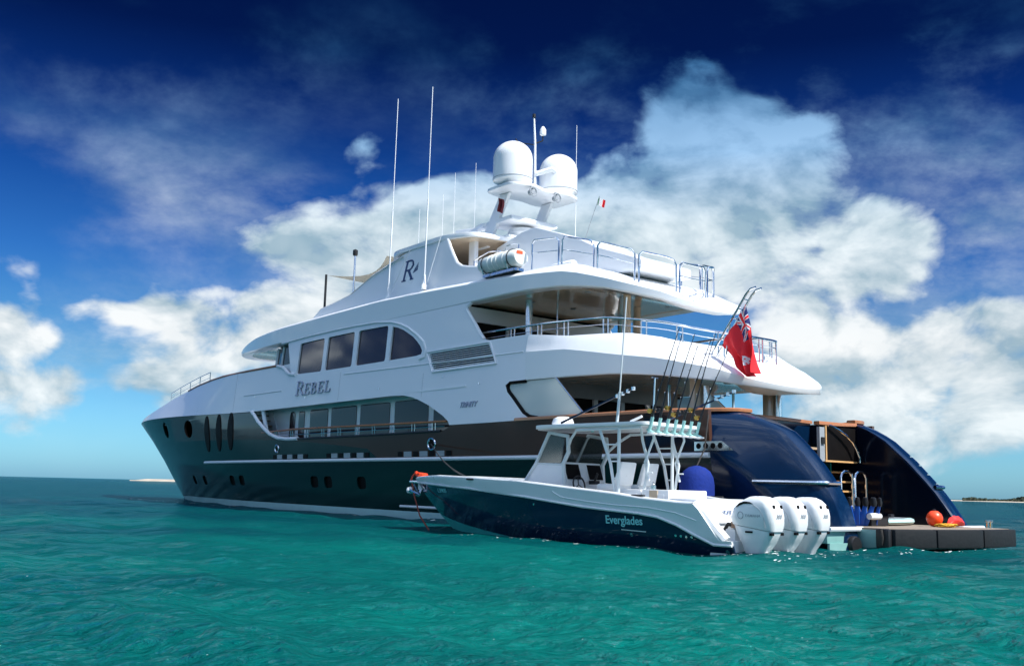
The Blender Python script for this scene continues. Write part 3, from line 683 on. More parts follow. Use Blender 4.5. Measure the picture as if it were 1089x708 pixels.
front = sup(31.0, 12.0, sideY(31, 8.3)+.03, 2.0, 36)
full = [(x, y) for x, y in pf] + front[1:-1] + [(x, -y) for x, y in pf[::-1]]
# one closed ring: port side forward, round the brow, back along starboard, round the stern
ringplan = full + pa[::-1]
c0 = Vector((22, 0)); N = len(ringplan); rings = []
for i, (x, y) in enumerate(ringplan):
    a, b_ = Vector(ringplan[i-1]), Vector(ringplan[(i+1) % N]); t = (b_-a).normalized(); n_ = Vector((t.y, -t.x))
    if n_.dot(Vector((x, y)) - Vector((min(max(x, 14), 33), 0))) < 0: n_ = -n_
    rings.append([(x + n_.x*o, y + n_.y*o, z) for o, z in sunsec(x, y)])
MB().loft(rings, closed_ring=True, cap=False, loop=True).build('upper_roof_edge', 'white', Y, ang=28)
# soffit and top deck plates, both following the ring
def plate(name, plan, zf, ins, material, flip=False):
    c = []
    for i, (x, y) in enumerate(plan):
        xx = min(max(x, 14), 32); d = Vector((x-xx, y)); L_ = d.length; q = d*(max(.01, L_-ins)/max(L_, .01)); c.append((xx+q.x, q.y, zf(x)))
    # strips across the beam: pair the port and starboard points by x
    port = sorted([p for p in c if p[1] > .02], key=lambda p: p[0]); rings = [[(p[0], p[1]*t, p[2]) for t in (1, .5, 0, -.5, -1)] for p in port]
    return MB().loft(rings, closed_ring=False).build(name, material, Y)
half = [(x, y) for x, y in ringplan if y > 0]
plate('upper_soffit', half, lambda x: lerp(x, *ZB)+.04, .45, 'cream')
inner = sorted([rg[-1] for rg in rings if rg[-1][1] > .02], key=lambda p: p[0])
MB().loft([[(p[0], p[1]*t, p[2]-.005) for t in (1.02, .5, 0, -.5, -1.02)] for p in inner], False).build('sun_deck', 'white', Y)

# ---- upper deck bulwark band round the stern
UB = ([5, 5.1, 6, 7.5, 9, 13], [4.22, 4.26, 4.45, 4.65, 4.78, 4.83])
UC = ([5, 5.5, 6, 7.5, 8.8, 11, 13], [4.40, 4.60, 4.82, 5.18, 5.36, 5.72, 5.81])
UT = ([5, 5.3, 6.2, 7.5, 8.8, 10, 11, 13], [4.74, 4.95, 5.40, 5.85, 6.08, 6.14, 6.16, 6.39])
pu = plan_aft(5.0, 8.0, 3.86, 2.6, 40)
def upsec(x, y):
    zb_, zc_, zt = lerp(x, *UB), lerp(x, *UC), lerp(x, *UT); k = smooth(13, 9.5, x) if False else 1-smooth(9.0, 13.0, x)
    ins = .05 + .3*k + .75*(1-smooth(5, 9, x))
    return [(-.3, zb_+.02), (-.02, zb_), (.0, zb_+.03), (.03, zc_-.02), (.01, zc_+.01), (-.02-ins*.3, zc_+(zt-zc_)*.5), (-ins-.04, zt), (-ins-.16, zt), (-ins-.18, zt-.5)]
c_ = Vector((12, 0)); nr = plan_norm(pu); rings = []
for (x, y), n_ in zip(pu, nr):
    if n_.dot(Vector((x-13, y))) < 0: n_ = -n_
    rings.append([(x + n_.x*o, y + n_.y*o, z) for o, z in upsec(x, y)])
MB().loft(rings, closed_ring=True, cap=True).build('upper_deck_bulwark', 'white', Y, ang=28)
halfu = sorted([(x, y) for x, y in pu if y > .02])
cov = sorted([rg[7] for rg in rings if rg[7][1] > .02 and rg[7][0] < 9.6], key=lambda p: p[0])
MB().loft([[(p[0], p[1]*t, p[2]-.01) for t in (1, .5, 0, -.5, -1)] for p in cov], False).build('stern_cover', 'white', Y)
MB().loft([[(x, max(.05, y-.28)*t, lerp(x, *UB)+.03) for t in (1, .5, 0, -.5, -1)] for x, y in halfu + [(17.5, 3.9)]], False).build('main_soffit', 'cream', Y)
MB().loft([[(x+.4+1.9*(1-smooth(5, 10, x)), max(.05, y-.6)*t, 5.12) for t in (1, 0, -1)] for x, y in halfu + [(17.0, 4.1)]], False).build('upper_deck_floor', 'deck', Y)

# ---- upper deck saloon bulkhead with dark doors
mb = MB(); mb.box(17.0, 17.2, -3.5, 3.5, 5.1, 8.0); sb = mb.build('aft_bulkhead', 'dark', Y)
for y in (-3.2, -1.6, 0, 1.6, 3.2): MB().box(16.93, 17.0, y-.07, y+.07, 5.1, 7.7).build('door_frame', 'white', sb)
MB().box(16.9, 17.0, -3.5, 3.5, 7.35, 7.9).build('door_head', 'white', sb)
for y, x in ((2.32, 14.8), (-2.32, 14.8), (0.9, 11.2), (-1.4, 13.0)):
    MB().lathe([(.13, 5.1), (.13, 8.0)], (x, y, 0), 16).build('pillar', 'cream' if abs(y) < 2 else 'chrome', Y)
for y in (1.3, -1.0, -2.6): MB().lathe([(.028, 5.1), (.028, 8.0)], (14.4, y, 0), 8).build('shade_pole', 'chrome', Y)
# bar, sofa and table under the roof
MB().box(8.6, 10.0, -1.4, 1.4, 5.1, 5.85).build('stern_sofa', 'tan', Y, bevel=.08)
MB().lathe([(.12, 5.1), (.12, 6.1), (1.2, 6.15), (1.25, 6.2), (1.2, 6.25)], (12.2, .4, 0), 28).build('round_table', 'wood', Y)
MB().box(13.6, 15.4, 1.5, 2.4, 5.1, 6.3).build('bar_counter', 'wood', Y, bevel=.05)

# ---- main deck aft: bulkhead, glass side screens, pillars
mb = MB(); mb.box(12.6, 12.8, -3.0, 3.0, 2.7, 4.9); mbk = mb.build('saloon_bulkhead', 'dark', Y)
for y in (-2.9, -1.5, -.2, 1.1, 2.3, 2.9): MB().box(12.5, 12.6, y-.09, y+.09, 2.7, 4.9).build('door_frame', 'white', mbk)
MB().box(12.48, 12.6, -3.0, 3.0, 4.35, 4.85).build('door_head', 'grey', mbk)
for sgn in (1, -1):
    panel('side_screen', [(13.9, 4.82), (11.5, 4.80), (10.0, 3.55), (12.6, 3.52), (13.4, 4.1), (13.9, 4.6)], [], sideY, .03, 'clear', Y, sgn, (1, 1), off=-.08)
    mb = MB(); mb.tube([P3(x, z, -.06, sgn) for x, z in [(13.0, 4.82), (13.85, 4.82), (14.02, 4.72), (13.9, 4.5), (13.61, 4.27), (13.3, 4.0), (12.98, 3.73), (12.7, 3.60), (12.3, 3.54)]], .07, 8); mb.build('screen_frame', 'dark', Y)
    MB().tube([P3(11.5, 4.82, -.07, sgn), P3(10.0, 3.55, -.07, sgn)], .03, 6).build('screen_post', 'chrome', Y)
    MB().box(14.0, 16.5, sgn*2.6-.1, sgn*2.6+.1, 2.7, 4.85).build('inner_wall', 'white', Y)
for y in (1.75, -1.75):
    MB().box(7.28, 7.50, y-.16, y+.16, 2.7, 4.68).build('pillar', 'cream', Y, bevel=.02)
    MB().lathe([(.13, 2.8), (.13, 4.45)], (7.2, y-.25, 0), 14).build('pillar', 'chrome', Y)
for y in (.55, -2.7): MB().lathe([(.05, 2.7), (.05, 4.72)], (9.6, y, 0), 8).build('pillar', 'chrome', Y)
MB().box(5.4, 16, -3.75, 3.75, 2.6, 2.7).build('main_deck_floor', 'deck', Y)
MB().box(9.5, 11.5, -1.2, 1.2, 3.35, 3.45).build('dining_table', 'wood', Y, bevel=.03)
MB().lathe([(.18, 2.7), (.18, 3.35)], (10.5, 0, 0), 12).build('dining_table_leg', 'chrome', Y)
for k in range(3):
    for sy in (1, -1):
        MB().box(9.5+k*.75, 9.95+k*.75, sy*1.5-.22, sy*1.5+.22, 3.1, 3.2).box(9.5+k*.75, 9.95+k*.75, sy*1.72-.03, sy*1.72+.03, 3.2, 3.8).build('dining_chair', 'dark', Y)
MB().lathe([(.0, 4.5), (.12, 4.5), (.2, 4.62), (.2, 4.72)], (6.6, 1.2, 0), 14).build('camera_dome', 'grey', Y)

# ---- recessed house side along the walkway
for sgn in (1, -1):
    mb = MB(); mb.box(16.4, 35.4, sgn*3.0-.05, sgn*3.0+.05, 2.7, 4.86); hs_ = mb.build('house_side', 'white', Y)
    mb = MB(); mb.box(16.4, 34.5, min(sgn*3.0, sgn*3.9), max(sgn*3.0, sgn*3.9), 4.83, 4.88); mb.build('walkway_soffit', 'white', Y)
    mb = MB(); mb.box(16.4, 35.5, min(sgn*3.0, sgn*3.88), max(sgn*3.0, sgn*3.88), 2.62, 2.72); mb.build('side_deck', 'deck', Y)
    y = sgn*3.06
    def pane(x0, x1, z0, z1, r=.1, nm='window'):
        pts = roundpoly([(x0, z0), (x1, z0), (x1, z1), (x0, z1)], r)
        return MB().prism(pts, 'y', y-.02*sgn, y+.015*sgn).build(nm, 'glass', Y, smooth=False)
    for x0, x1 in ((28.4, 30.15), (25.75, 28.05), (22.95, 25.4), (20.05, 22.55), (17.3, 19.65)): pane(x0, x1, 3.0, 4.68)
    pane(31.75, 32.3, 2.8, 4.68, .25, 'side_door'); pane(30.75, 31.35, 2.8, 4.66, .12, 'side_door')
    # stair up to the foredeck
    st = MB().prism([(32.7, 2.75), (35.2, 2.75), (35.2, 4.9), (34.4, 4.9)], 'y', y-.03*sgn, y+.05*sgn).build('side_stair', 'white', Y, smooth=False)
    MB().box(34.75, 34.9, min(sgn*3.0, sgn*3.85), max(sgn*3.0, sgn*3.85), 2.7, 4.8).build('stair_wall', 'white', st)
    for k in range(7):
        MB().box(33.2+k*.24, 33.75+k*.24, min(sgn*3.12, sgn*3.8), max(sgn*3.12, sgn*3.8), 3.0+k*.26, 3.05+k*.26).build('stair_tread', 'wood', st, smooth=False)
    MB().prism([(32.55, 2.75), (32.85, 2.75), (34.0, 4.85), (33.7, 4.85)], 'y', sgn*3.78, sgn*3.86).build('stair_stringer', 'white', st, smooth=False)
    # walkway rail
    MB().tube([P3(33.5, 3.66, -.03, sgn), P3(30, 3.72, -.03, sgn), P3(25, 3.68, -.03, sgn), P3(17.5, 3.62, -.03, sgn)], .045, 8).build('walkway_handrail', 'teak', Y)
    rl = MB().tube([P3(32.3, 3.48, -.03, sgn), P3(17.6, 3.45, -.03, sgn)], .016, 6).build('walkway_midrail', 'chrome', Y)
    for x in (31.9, 30.2, 28.6, 27.1, 25.6, 24.1, 22.7, 21.2, 19.7, 18.3):
        for d in (-.10, .10): MB().tube([P3(x+d, 3.2, -.03, sgn), P3(x+d, 3.66, -.03, sgn)], .030, 6).build('stanchion', 'chrome', rl)

# ---- deck plates closing the hull
rg = [[(x, max(.02, hullY(x, 3.1)-.15)*t, 2.6 if x < 36 else 4.6) for t in (1, 0, -1)] for x in (5, 12, 20, 30, 35.9, 36, 42, 48, 54, 58)]
MB().loft(rg, False).build('hull_deck', 'dark', Y)
# rails at the bow
for sgn in (1, -1):
    pts = [P3(x, 5, 0, sgn) for x in (42.6, 44.6, 46.6, 48.6, 50.5)]
    tz = [lerp(x, [42, 44.2, 46.5, 49, 51], [6.8, 6.70, 6.52, 6.28, 6.0]) for x in (42.6, 44.6, 46.6, 48.6, 50.5)]
    ptop = [Vector((x, sgn*(max(.3, sideY(x, z)-.25)), z+.62)) for x, z in zip((42.6, 44.6, 46.6, 48.6, 50.5), tz)]
    r_ = MB().tube(ptop, .028, 6).tube([p - Vector((0, 0, .3)) for p in ptop], .02, 6).build('bow_rail', 'chrome', Y)
    for p in ptop: MB().tube([p, p-Vector((0, 0, .72))], .025, 6).build('stanchion', 'chrome', r_)

# ---- stern: quarters, transom, stairs, platform
def xrear(z): return lerp(z, [-.9, .5, .97, 1.5, 1.96, 2.4, 2.87, 3.2, 3.47], [1.3, 1.55, 1.69, 1.98, 2.33, 2.72, 3.22, 3.85, 4.75])
def xrear_s(z): return lerp(z, [-.9, .5, .98, 1.5, 2.3, 2.9, 3.2, 3.47], [1.45, 1.55, 1.85, 2.24, 3.0, 3.68, 4.15, 4.8])
def XR(z, s): return xrear(z) if s > 0 else xrear_s(z)
def QP(xr, L_, yo, u):
    # plan of a quarter: hull side, rounded shoulder, sloping face, squared inner strip (u = 0 outside, 1 inside)
    P = [(xr+L_+.5, yo), (xr+L_, yo), (xr+L_-.12, yo-.06), (xr+.25, 3.20), (xr+.06, 3.08), (xr, 2.95), (xr, 2.5)]
    c = [0, .12, .20, .62, .72, .80, 1.0]
    return (lerp(u, c, [p[0] for p in P]), lerp(u, c, [p[1] for p in P]))
def quarter(sgn):
    rings = []
    for z in [-.8, 0, .5, .8, 1.1, 1.4, 1.7, 2.0, 2.3, 2.6, 2.9, 3.1, 3.25, 3.38, 3.47]:
        xr = XR(z, sgn); yo = hullY(6, z); out = []; L_ = lerp(z, [.5, .8, 1.54, 2.48, 3.1, 3.47], [1.0, 1.2, 1.65, 2.2, 2.2, 1.9])
        for k in range(13):
            out.append(QP(xr, L_, yo, k/12) + (z,))
        # from outer hull round to the inner edge, then back forward along the inner face
        ring = [(7.4, yo, z)] + out + [(xr+.03, 2.44, z), (7.4, 2.44, z)]
        rings.append([(x, sgn*y, zz) for x, y, zz in ring])
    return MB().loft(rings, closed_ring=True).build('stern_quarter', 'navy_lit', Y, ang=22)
for sgn in (1, -1):
    q = quarter(sgn)
    zz_ = [.5, .97, 1.5, 1.96, 2.4, 2.87, 3.2, 3.44]
    MB().prism([(XR(z, sgn)+.07, z) for z in zz_] + [(7.3, 3.44), (7.3, .5)], 'y', sgn*2.40, sgn*2.436).build('inner_shade_plate', 'navy_shaded', q, smooth=False)  # thin dark plate painting shade over the quarter's inner face
    # chrome fashion rail on the rear face
    z = 1.57; xr = XR(z, sgn)
    pts = [QP(xr-.06, 1.7, 3.9, u) for u in [.16+.84*k/12 for k in range(13)]]
    pts = [(p[0], sgn*(p[1]+.02), z) for p in pts]
    MB().tube(pts, .055, 8).build('quarter_rail', 'chrome', q)
    # chrome vent plate on the side
    f = lambda x, z, d=0: Vector((x, sgn*(hullY(6, z)+.015+d), z))
    vp = MB().prism([(5.5, 2.62), (4.55, 2.62), (4.15, 2.37), (5.5, 2.37)], 'y', sgn*3.84, sgn*3.96).build('chrome_vent', 'chrome', q, smooth=False)
    for k in range(4): MB().prism(ell(5.35-k*.25, 2.50, .075, .08, 10), 'y', sgn*3.95, sgn*3.975).build('vent_hole', 'dark', vp, smooth=False)
    for k in range(4 if sgn < 0 else 0):
        zz = 2.45-k*.26; MB().box(XR(zz, sgn)-.03, XR(zz, sgn)+.03, sgn*2.9-.09, sgn*2.9+.09, zz-.012, zz+.012).build('chrome_fitting', 'chrome', q)
# teak rail caps
def cap(pts, r, nm='teak_cap'):
    ring = []; 
    P = [Vector(p) for p in pts]
    mb = MB(); rings = []
    for i, p in enumerate(P):
        t = (P[min(i+1, len(P)-1)]-P[max(i-1, 0)]); t.z = 0; t.normalize(); n_ = Vector((-t.y, t.x, 0))
        rings.append([p+n_*r, p+n_*r+Vector((0, 0, .07)), p+n_*(r*.8)+Vector((0, 0, .10)), p-n_*(r*.8)+Vector((0, 0, .10)), p-n_*r+Vector((0, 0, .07)), p-n_*r])
    return mb.loft(rings).build(nm, 'teak', Y)
for sgn in (1, -1):
    yo = hullY(6, 3.47); xr = XR(3.47, sgn)
    pts = [(13.3, sgn*3.93, 3.47), (10, sgn*3.95, 3.47), (7.7, sgn*3.93, 3.47)] + [(QP(xr+.08, 1.9, yo, u)[0], sgn*QP(xr, 1.9, yo, u)[1], 3.47) for u in [.14+.86*k/8 for k in range(9)]]
    cap(pts, .15)
# after end of the main deck: navy bulkhead with teak cap, swept across
cb = [(6.55, 2.45), (6.2, 1.6), (6.1, .8), (6.05, 0), (6.1, -.8), (6.2, -1.6), (6.3, -2.43)]
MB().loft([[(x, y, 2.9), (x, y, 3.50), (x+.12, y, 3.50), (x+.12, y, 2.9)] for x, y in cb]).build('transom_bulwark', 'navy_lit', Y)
cap([(x+.06, y, 3.50) for x, y in cb], .13)
MB().box(6.3, 6.5, -2.44, 2.44, .5, 2.95).build('transom_wall', 'navy', Y)
MB().box(5.2, 6.3, -.64, .9, .5, 2.2).build('transom_locker', 'navy', Y, bevel=.05)
MB().box(4.7, 5.3, -.6, 1.0, .5, 1.4).build('transom_bench', 'navy', Y, bevel=.05)
lk = MB().box(5.5, 6.2, .35, 1.25, 2.2, 3.05).build('stern_locker', 'grey', Y, bevel=.12)
MB().lathe([(.06, 2.25), (.06, 3.0)], (5.46, .42, 0), 10).build('locker_handle', 'chrome', lk)
MB().box(5.5, 5.9, 1.35, 2.2, 2.4, 3.0).build('stern_cushion', 'tan', Y, bevel=.12)
# starboard stair
for k in range(5):
    MB().box(4.50+k*.12, 4.80+k*.12, -2.40, -.72, .80+k*.285, .85+k*.285).build('stair_tread', 'teak_lit', Y)
    MB().box(4.66+k*.12, 4.70+k*.12, -2.40, -.72, .52+k*.285, .80+k*.285).build('stair_riser', 'dark', Y)
MB().box(4.4, 6.2, -.72, -.66, .5, 2.2).build('stair_side', 'navy', Y)
cbn = MB().box(4.64, 4.72, -2.35, -.78, 2.29, 3.28).build('stair_gate', 'dark', Y)
MB().box(4.60, 4.66, -2.35, -.74, 2.24, 2.29).box(4.60, 4.66, -.82, -.77, 2.29, 3.3).build('gate_frame', 'teak_lit', cbn)
MB().box(4.62, 4.72, -.74, -.50, 2.25, 3.25).build('gate_post', 'grey', cbn)
MB().box(4.58, 4.62, -.70, -.56, 2.75, 2.95).build('switch_panel', 'fendergrey', cbn)
MB().tube([(4.56, -.85, 3.31), (4.55, -1.0, 3.30), (4.52, -1.35, 3.18), (4.50, -1.65, 3.05), (4.48, -1.95, 2.86), (4.47, -2.12, 2.66), (4.46, -2.26, 2.42), (4.46, -2.26, 2.26)], .032, 8).build('gate_rail', 'chrome', Y)
cap([(4.72, -.5, 3.32), (4.70, -1.5, 3.32), (4.74, -2.45, 3.36)], .10)
for y in (-.72, -1.42):
    MB().tube([(4.1, y, .5), (4.1, y, 1.78), (4.1, y-.06, 1.90), (4.1, y-.20, 1.97), (4.1, y-.38, 1.97), (4.1, y-.52, 1.90), (4.1, y-.58, 1.78), (4.1, y-.58, .5)], .035, 8).build('stair_handrail', 'chrome', Y)

# swimming platform
pf_ = MB().box(1.55, 6.4, -3.72, 3.72, .12, .44).build('swim_platform', 'platform', Y, bevel=.03)
MB().box(1.5, 6.3, -3.66, 3.66, .44, .50).build('platform_decking', 'platdeck', pf_)
MB().tube([(1.5, 3.7, .46), (1.5, 2.3, .46)], .06, 8).build('platform_edge', 'white', pf_)
MB().tube([(1.5, -3.7, .46), (1.5, -2.3, .46)], .06, 8).build('platform_edge', 'white', pf_)
MB().box(1.5, 1.56, 2.32, 3.7, -.2, .13).build('platform_skirt', 'platform', pf_)
XA = lambda y: lerp(y, [-2.3, -1.2, 0, 1.0, 1.8, 2.45], [.0, -.06, .0, .16, .36, .60])
ys_ = [-2.3 + 4.75*k/14 for k in range(15)]
ext = MB().prism([(XA(y)+.14, y) for y in ys_] + [(1.6, 2.45), (1.6, -2.3)], 'z', .02, .46).build('platform_extension', 'platform', Y, bevel=.02)
MB().prism([(XA(y)+.10, y) for y in ys_] + [(1.6, 2.42), (1.6, -2.27)], 'z', .46, .505).build('platform_decking', 'platdeck', ext)
for y0, y1 in ((1.25, 2.45), (-.55, 1.21), (-2.32, -.59)):
    yy = [y0 + (y1-y0)*k/5 for k in range(6)]
    MB().prism([(XA(y)-.07, y) for y in yy] + [(XA(y)+.15, y) for y in yy[::-1]], 'z', .05, .495).build('fender_cushion', 'fendergrey', ext, bevel=.045)
MB().box(.62, .98, 2.42, 2.60, .03, .50).build('fender_cushion', 'black', ext, bevel=.06)  # black colour stands for the cushion's shaded port side
MB().tube([(.8, 2.62, .5), (.75, 2.66, .3), (.8, 2.63, .12)], .03, 6).build('cushion_strap', 'rope', ext)
MB().lathe([(.0, -.05), (.2, -.04), (.22, 0), (.22, .12), (.16, .14)], (1.42, 2.75, .08), 18, axis='x').build('exhaust_fender', 'black', pf_)
for x, y in ((.42, -1.80), (.42, -1.98)):
    MB().lathe([(.035, .5), (.035, .66), (.06, .68), (.06, .71), (.0, .72)], (x, y, 0), 10).build('bollard', 'chrome', ext)
# shell door on the port quarter side
# ---- aft upper-deck rail
def ring_at(plan, ins, xsh=0):
    nr = plan_norm(plan); out = []
    for (x, y), n_ in zip(plan, nr):
        if n_.dot(Vector((x-14, y))) < 0: n_ = -n_
        out.append((x - n_.x*ins, y - n_.y*ins))
    return out
pr_ = plan_aft(6.3, 9.8, 3.45, 2.4, 48)
top_ = [(x, y, lerp(x, [6.3, 7, 8.2, 10, 12.7, 16.1], [5.98, 6.12, 6.44, 6.72, 6.78, 6.80])) for x, y in pr_]
rr_ = MB().tube(top_, .038, 8).build('aft_rail', 'chrome', Y)
MB().tube([(x, y, z-.22) for x, y, z in top_], .014, 6).build('rail_wire', 'chrome', rr_)
acc_ = 0; last = None
for i in range(1, len(top_)-1):
    d = (Vector(top_[i])-Vector(top_[i-1])).length; acc_ += d
    if acc_ > 1.15:
        acc_ = 0; p = Vector(top_[i]); t = (Vector(top_[i+1])-p).normalized()
        for s_ in (-.09, .09): q_ = p+t*s_; MB().tube([q_, q_-Vector((0, 0, .75))], .026, 6).build('stanchion', 'chrome', rr_)
# ---- sun deck hoops
ps = plan_aft(9.0, 6.0, 3.2, 2.4, 240)
zt_ = lambda x: lerp(x, [9.0, 9.2, 9.8, 10.7, 12.1, 13.7, 16], [8.72, 8.87, 9.06, 9.38, 9.76, 9.88, 9.9])
cum = [0]
for i in range(1, len(ps)): cum.append(cum[-1] + math.hypot(ps[i][0]-ps[i-1][0], ps[i][1]-ps[i-1][1]))
def at_s(s_):
    for i in range(1, len(cum)):
        if cum[i] >= s_: 
            t = (s_-cum[i-1])/(cum[i]-cum[i-1]); return (ps[i-1][0]+(ps[i][0]-ps[i-1][0])*t, ps[i-1][1]+(ps[i][1]-ps[i-1][1])*t)
    return ps[-1]
s0 = next(cum[i] for i in range(len(ps)) if ps[i][0] <= 13.75); tot = cum[-1]-2*s0; nh = 9
for k in range(nh):
    a, b_ = s0 + tot*k/nh + .07, s0 + tot*(k+1)/nh - .07; pts = []
    L_ = b_-a
    for j in range(13):
        u = j/12; x, y = at_s(a+L_*u); pts.append((x, y, zt_(x)))
    pa_, pb_ = at_s(a), at_s(b_)
    low = lambda p: (p[0], p[1], zt_(p[0])-1.05)
    crn = [low(pa_), (pa_[0], pa_[1], zt_(pa_[0])-.14)] + pts[1:-1] + [(pb_[0], pb_[1], zt_(pb_[0])-.14), low(pb_)]
    h_ = MB().tube(crn, .032, 8).tube([(p[0], p[1], p[2]-.46) for p in pts], .018, 6).build('sun_deck_rail', 'chrome', Y)

# ---- flybridge fairings, hardtop
fb = [(30.3, 8.95), (29.5, 9.40), (28.0, 9.55), (26.5, 9.74), (24.85, 10.35), (23.44, 10.66), (22.4, 10.85), (21.45, 10.97), (20.71, 11.05), (19.5, 11.12), (19.2, 10.98), (18.96, 10.6), (18.65, 10.2), (18.35, 9.85), (18.0, 9.66), (17.4, 9.52), (16.0, 9.3), (15.0, 9.12), (15.0, 8.8), (30.3, 8.75)]
for sgn in (1, -1):
    fy = lambda x, z: 3.22 - .10*(z-9)
    fp = panel('flybridge_side', fb, [], fy, .12, 'white', Y, sgn, (1, .5))
    mb = MB(); sx = -1 if sgn > 0 else 1; ub = 22.35 if sgn > 0 else 21.35
    fn = lambda a, v, d: Vector((ub + sx*a, sgn*(3.22-.10*(v-9)+d), v))
    strokes(mb, 'R', 0, 9.66, .95, .88, fn, .2, .0, .012)
    for k in range(4):
        mb.add([fn(.86+.03*k, 9.92+.045*k, .006), fn(1.22, 10.02+.09*k, .006), fn(1.24, 10.09+.09*k, .006), fn(.88+.03*k, 9.96+.045*k, .006)], [(0, 1, 2, 3)])
    mb.build('monogram', 'blueletter', fp, smooth=False)
    mb = MB(); mb.tube([Vector((x, sgn*(3.22-.1*(z-9)-.06), z)) for x, z in fb[:19]], .065, 6); mb.build('fairing_edge', 'white', fp)
# forward fairing between the sides, dark screen at its foot
rgs = []
for x, z in ((30.3, 8.95), (28.9, 9.5), (26.8, 9.72), (24.9, 10.3), (23.4, 10.6), (22.3, 10.8)):
    rgs.append([(x + 2.2*(1-t*t)*(1 if x > 24 else .6), 3.15*t*(1-.0*x), z+.10*(1-t*t)) for t in (1, .8, .5, 0, -.5, -.8, -1)])
MB().loft(rgs[1:], False).build('flybridge_front', 'white', Y)
MB().loft(rgs[:2], False).build('flybridge_screen', 'screen', Y)
ht = roundpoly([(24.6, 2.2), (23.2, 3.05), (19.4, 3.1), (18.0, 2.6), (17.7, 0), (18.0, -2.6), (19.4, -3.1), (23.2, -3.05), (24.6, -2.2)], .5)
MB().prism(ht, 'z', 10.98, 11.16).build('hardtop', 'white', Y, bevel=.05)
MB().prism([(p[0]*.97+.62, p[1]*.95) for p in ht], 'z', 10.95, 10.98).build('hardtop_lining', 'cream', Y, smooth=False)
for y in (2.0, -2.0): MB().box(18.6, 19.0, y-.1, y+.1, 9.0, 11.0).build('hardtop_leg', 'white', Y, bevel=.04)
MB().box(20.2, 21.4, -1.6, 1.6, 9.0, 9.9).build('helm_seat', 'tan', Y, bevel=.1)
MB().tube([(17.9, 2.6, 9.2), (17.9, 2.6, 9.95), (16.7, 2.8, 10.05), (15.9, 2.85, 9.95), (15.9, 2.85, 9.3)], .03, 8).build('grab_rail', 'chrome', Y)
# after fairing and spa surround
wd = [(18.4, 8.8), (18.3, 10.75), (16.7, 11.1), (15.9, 11.15), (14.6, 10.7), (13.4, 10.25), (12.4, 9.75), (11.0, 9.25), (10.2, 8.95), (10.2, 8.6)]
MB().prism(wd, 'y', -1.25, 1.25).build('mast_fairing', 'white', Y, bevel=.08, ang=25)
MB().lathe([(.0, -.6), (.14, -.6), (.17, -.5), (.17, .5), (.14, .6), (0, .6)], (13.6, 1.75, 9.15), 14, axis='x').build('rolled_cover', 'white', Y)

# ---- mast
def leg(p0, p1, w0, w1, d0, d1, nm='mast_leg'):
    (x0, y0, z0), (x1, y1, z1) = p0, p1
    return MB().hexa([(x0-w0, y0-d0, z0), (x0+w0, y0-d0, z0), (x0+w0, y0+d0, z0), (x0-w0, y0+d0, z0), (x1-w1, y1-d1, z1), (x1+w1, y1-d1, z1), (x1+w1, y1+d1, z1), (x1-w1, y1+d1, z1)]).build(nm, 'white', mast, bevel=.04)
mast = MB().prism(roundpoly([(18.4, 1.8), (18.6, .9), (18.4, 0), (18.6, -.9), (18.4, -1.8), (16.75, -1.8), (16.4, -.9), (16.75, 0), (16.4, .9), (16.75, 1.8)], .3), 'z', 12.96, 13.08).build('mast_platform', 'white', Y, bevel=.03)
leg((19.3, 1.15, 10.9), (17.95, 1.1, 12.95), .34, .32, .08, .08); leg((19.3, -1.15, 10.9), (17.95, -1.1, 12.95), .34, .32, .08, .08)
MB().box(17.4, 19.1, -1.2, 1.2, 11.80, 11.97).build('mast_shelf', 'white', mast, bevel=.04)
MB().box(17.6, 19.2, -1.15, 1.15, 11.1, 11.22).build('mast_foot', 'white', mast, bevel=.03)
MB().lathe([(0, 11.3), (.55, 11.32), (.62, 11.5), (.55, 11.68), (0, 11.75)], (18.2, 0, 0), 24).build('radar_drum', 'white', mast)
# open-array scanners forward on the hardtop
for (x, y, z, a) in ((20.6, .6, 12.0, 20), (20.0, 1.1, 11.75, -15)):
    MB().lathe([(.0, 11.16), (.16, 11.16), (.13, z-.12), (.2, z-.1), (.2, z-.02), (0, z)], (x, y, 0), 14).build('scanner_pedestal', 'white', mast)
    c, s_ = math.cos(R(a)), math.sin(R(a)); hw = 1.05
    MB().hexa([(x+c*sx_*hw-s_*sy_*.09, y+s_*sx_*hw+c*sy_*.09, zz) for zz in (z-.02, z+.14) for sx_, sy_ in ((-1, -1), (1, -1), (1, 1), (-1, 1))]).build('scanner_bar', 'white', mast, bevel=.03)
for y in (1.2, -1.2):
    d = MB().lathe([(.46, 13.10), (.66, 13.22), (.78, 13.30), (.79, 13.38), (.79, 14.22)] + [(.79*math.cos(R(a)), 14.22+.74*math.sin(R(a))) for a in (8, 16, 25, 34, 43, 52, 61, 70, 79, 86)] + [(0, 14.965)], (17.4, y, 0), 40).build('radar_dome', 'white', mast, ang=40)
    MB().lathe([(.45, 13.0), (.52, 13.08), (.52, 13.14), (.4, 13.18)], (17.4, y, 0), 28).build('dome_base', 'grey', d)
    MB().lathe([(.788, 13.36), (.798, 13.365), (.798, 13.385), (.788, 13.39)], (17.4, y, 0), 40).build('dome_seam', 'grey', d)
ml = MB().tube([(17.45, 0, 13.0), (17.5, 0, 15.2), (17.6, 0, 16.35)], .06, 10, r2=.035).build('mast_pole', 'white', mast)
MB().lathe([(.0, 0), (.07, .0), (.07, .16), (0, .18)], (17.6, 0, 16.33), 12).build('masthead_light', 'black', ml)
MB().tube([(17.5, -.02, 15.15), (18.2, .3, 15.35), (18.35, .35, 15.55)], .025, 6).build('wind_sensor', 'black', ml)
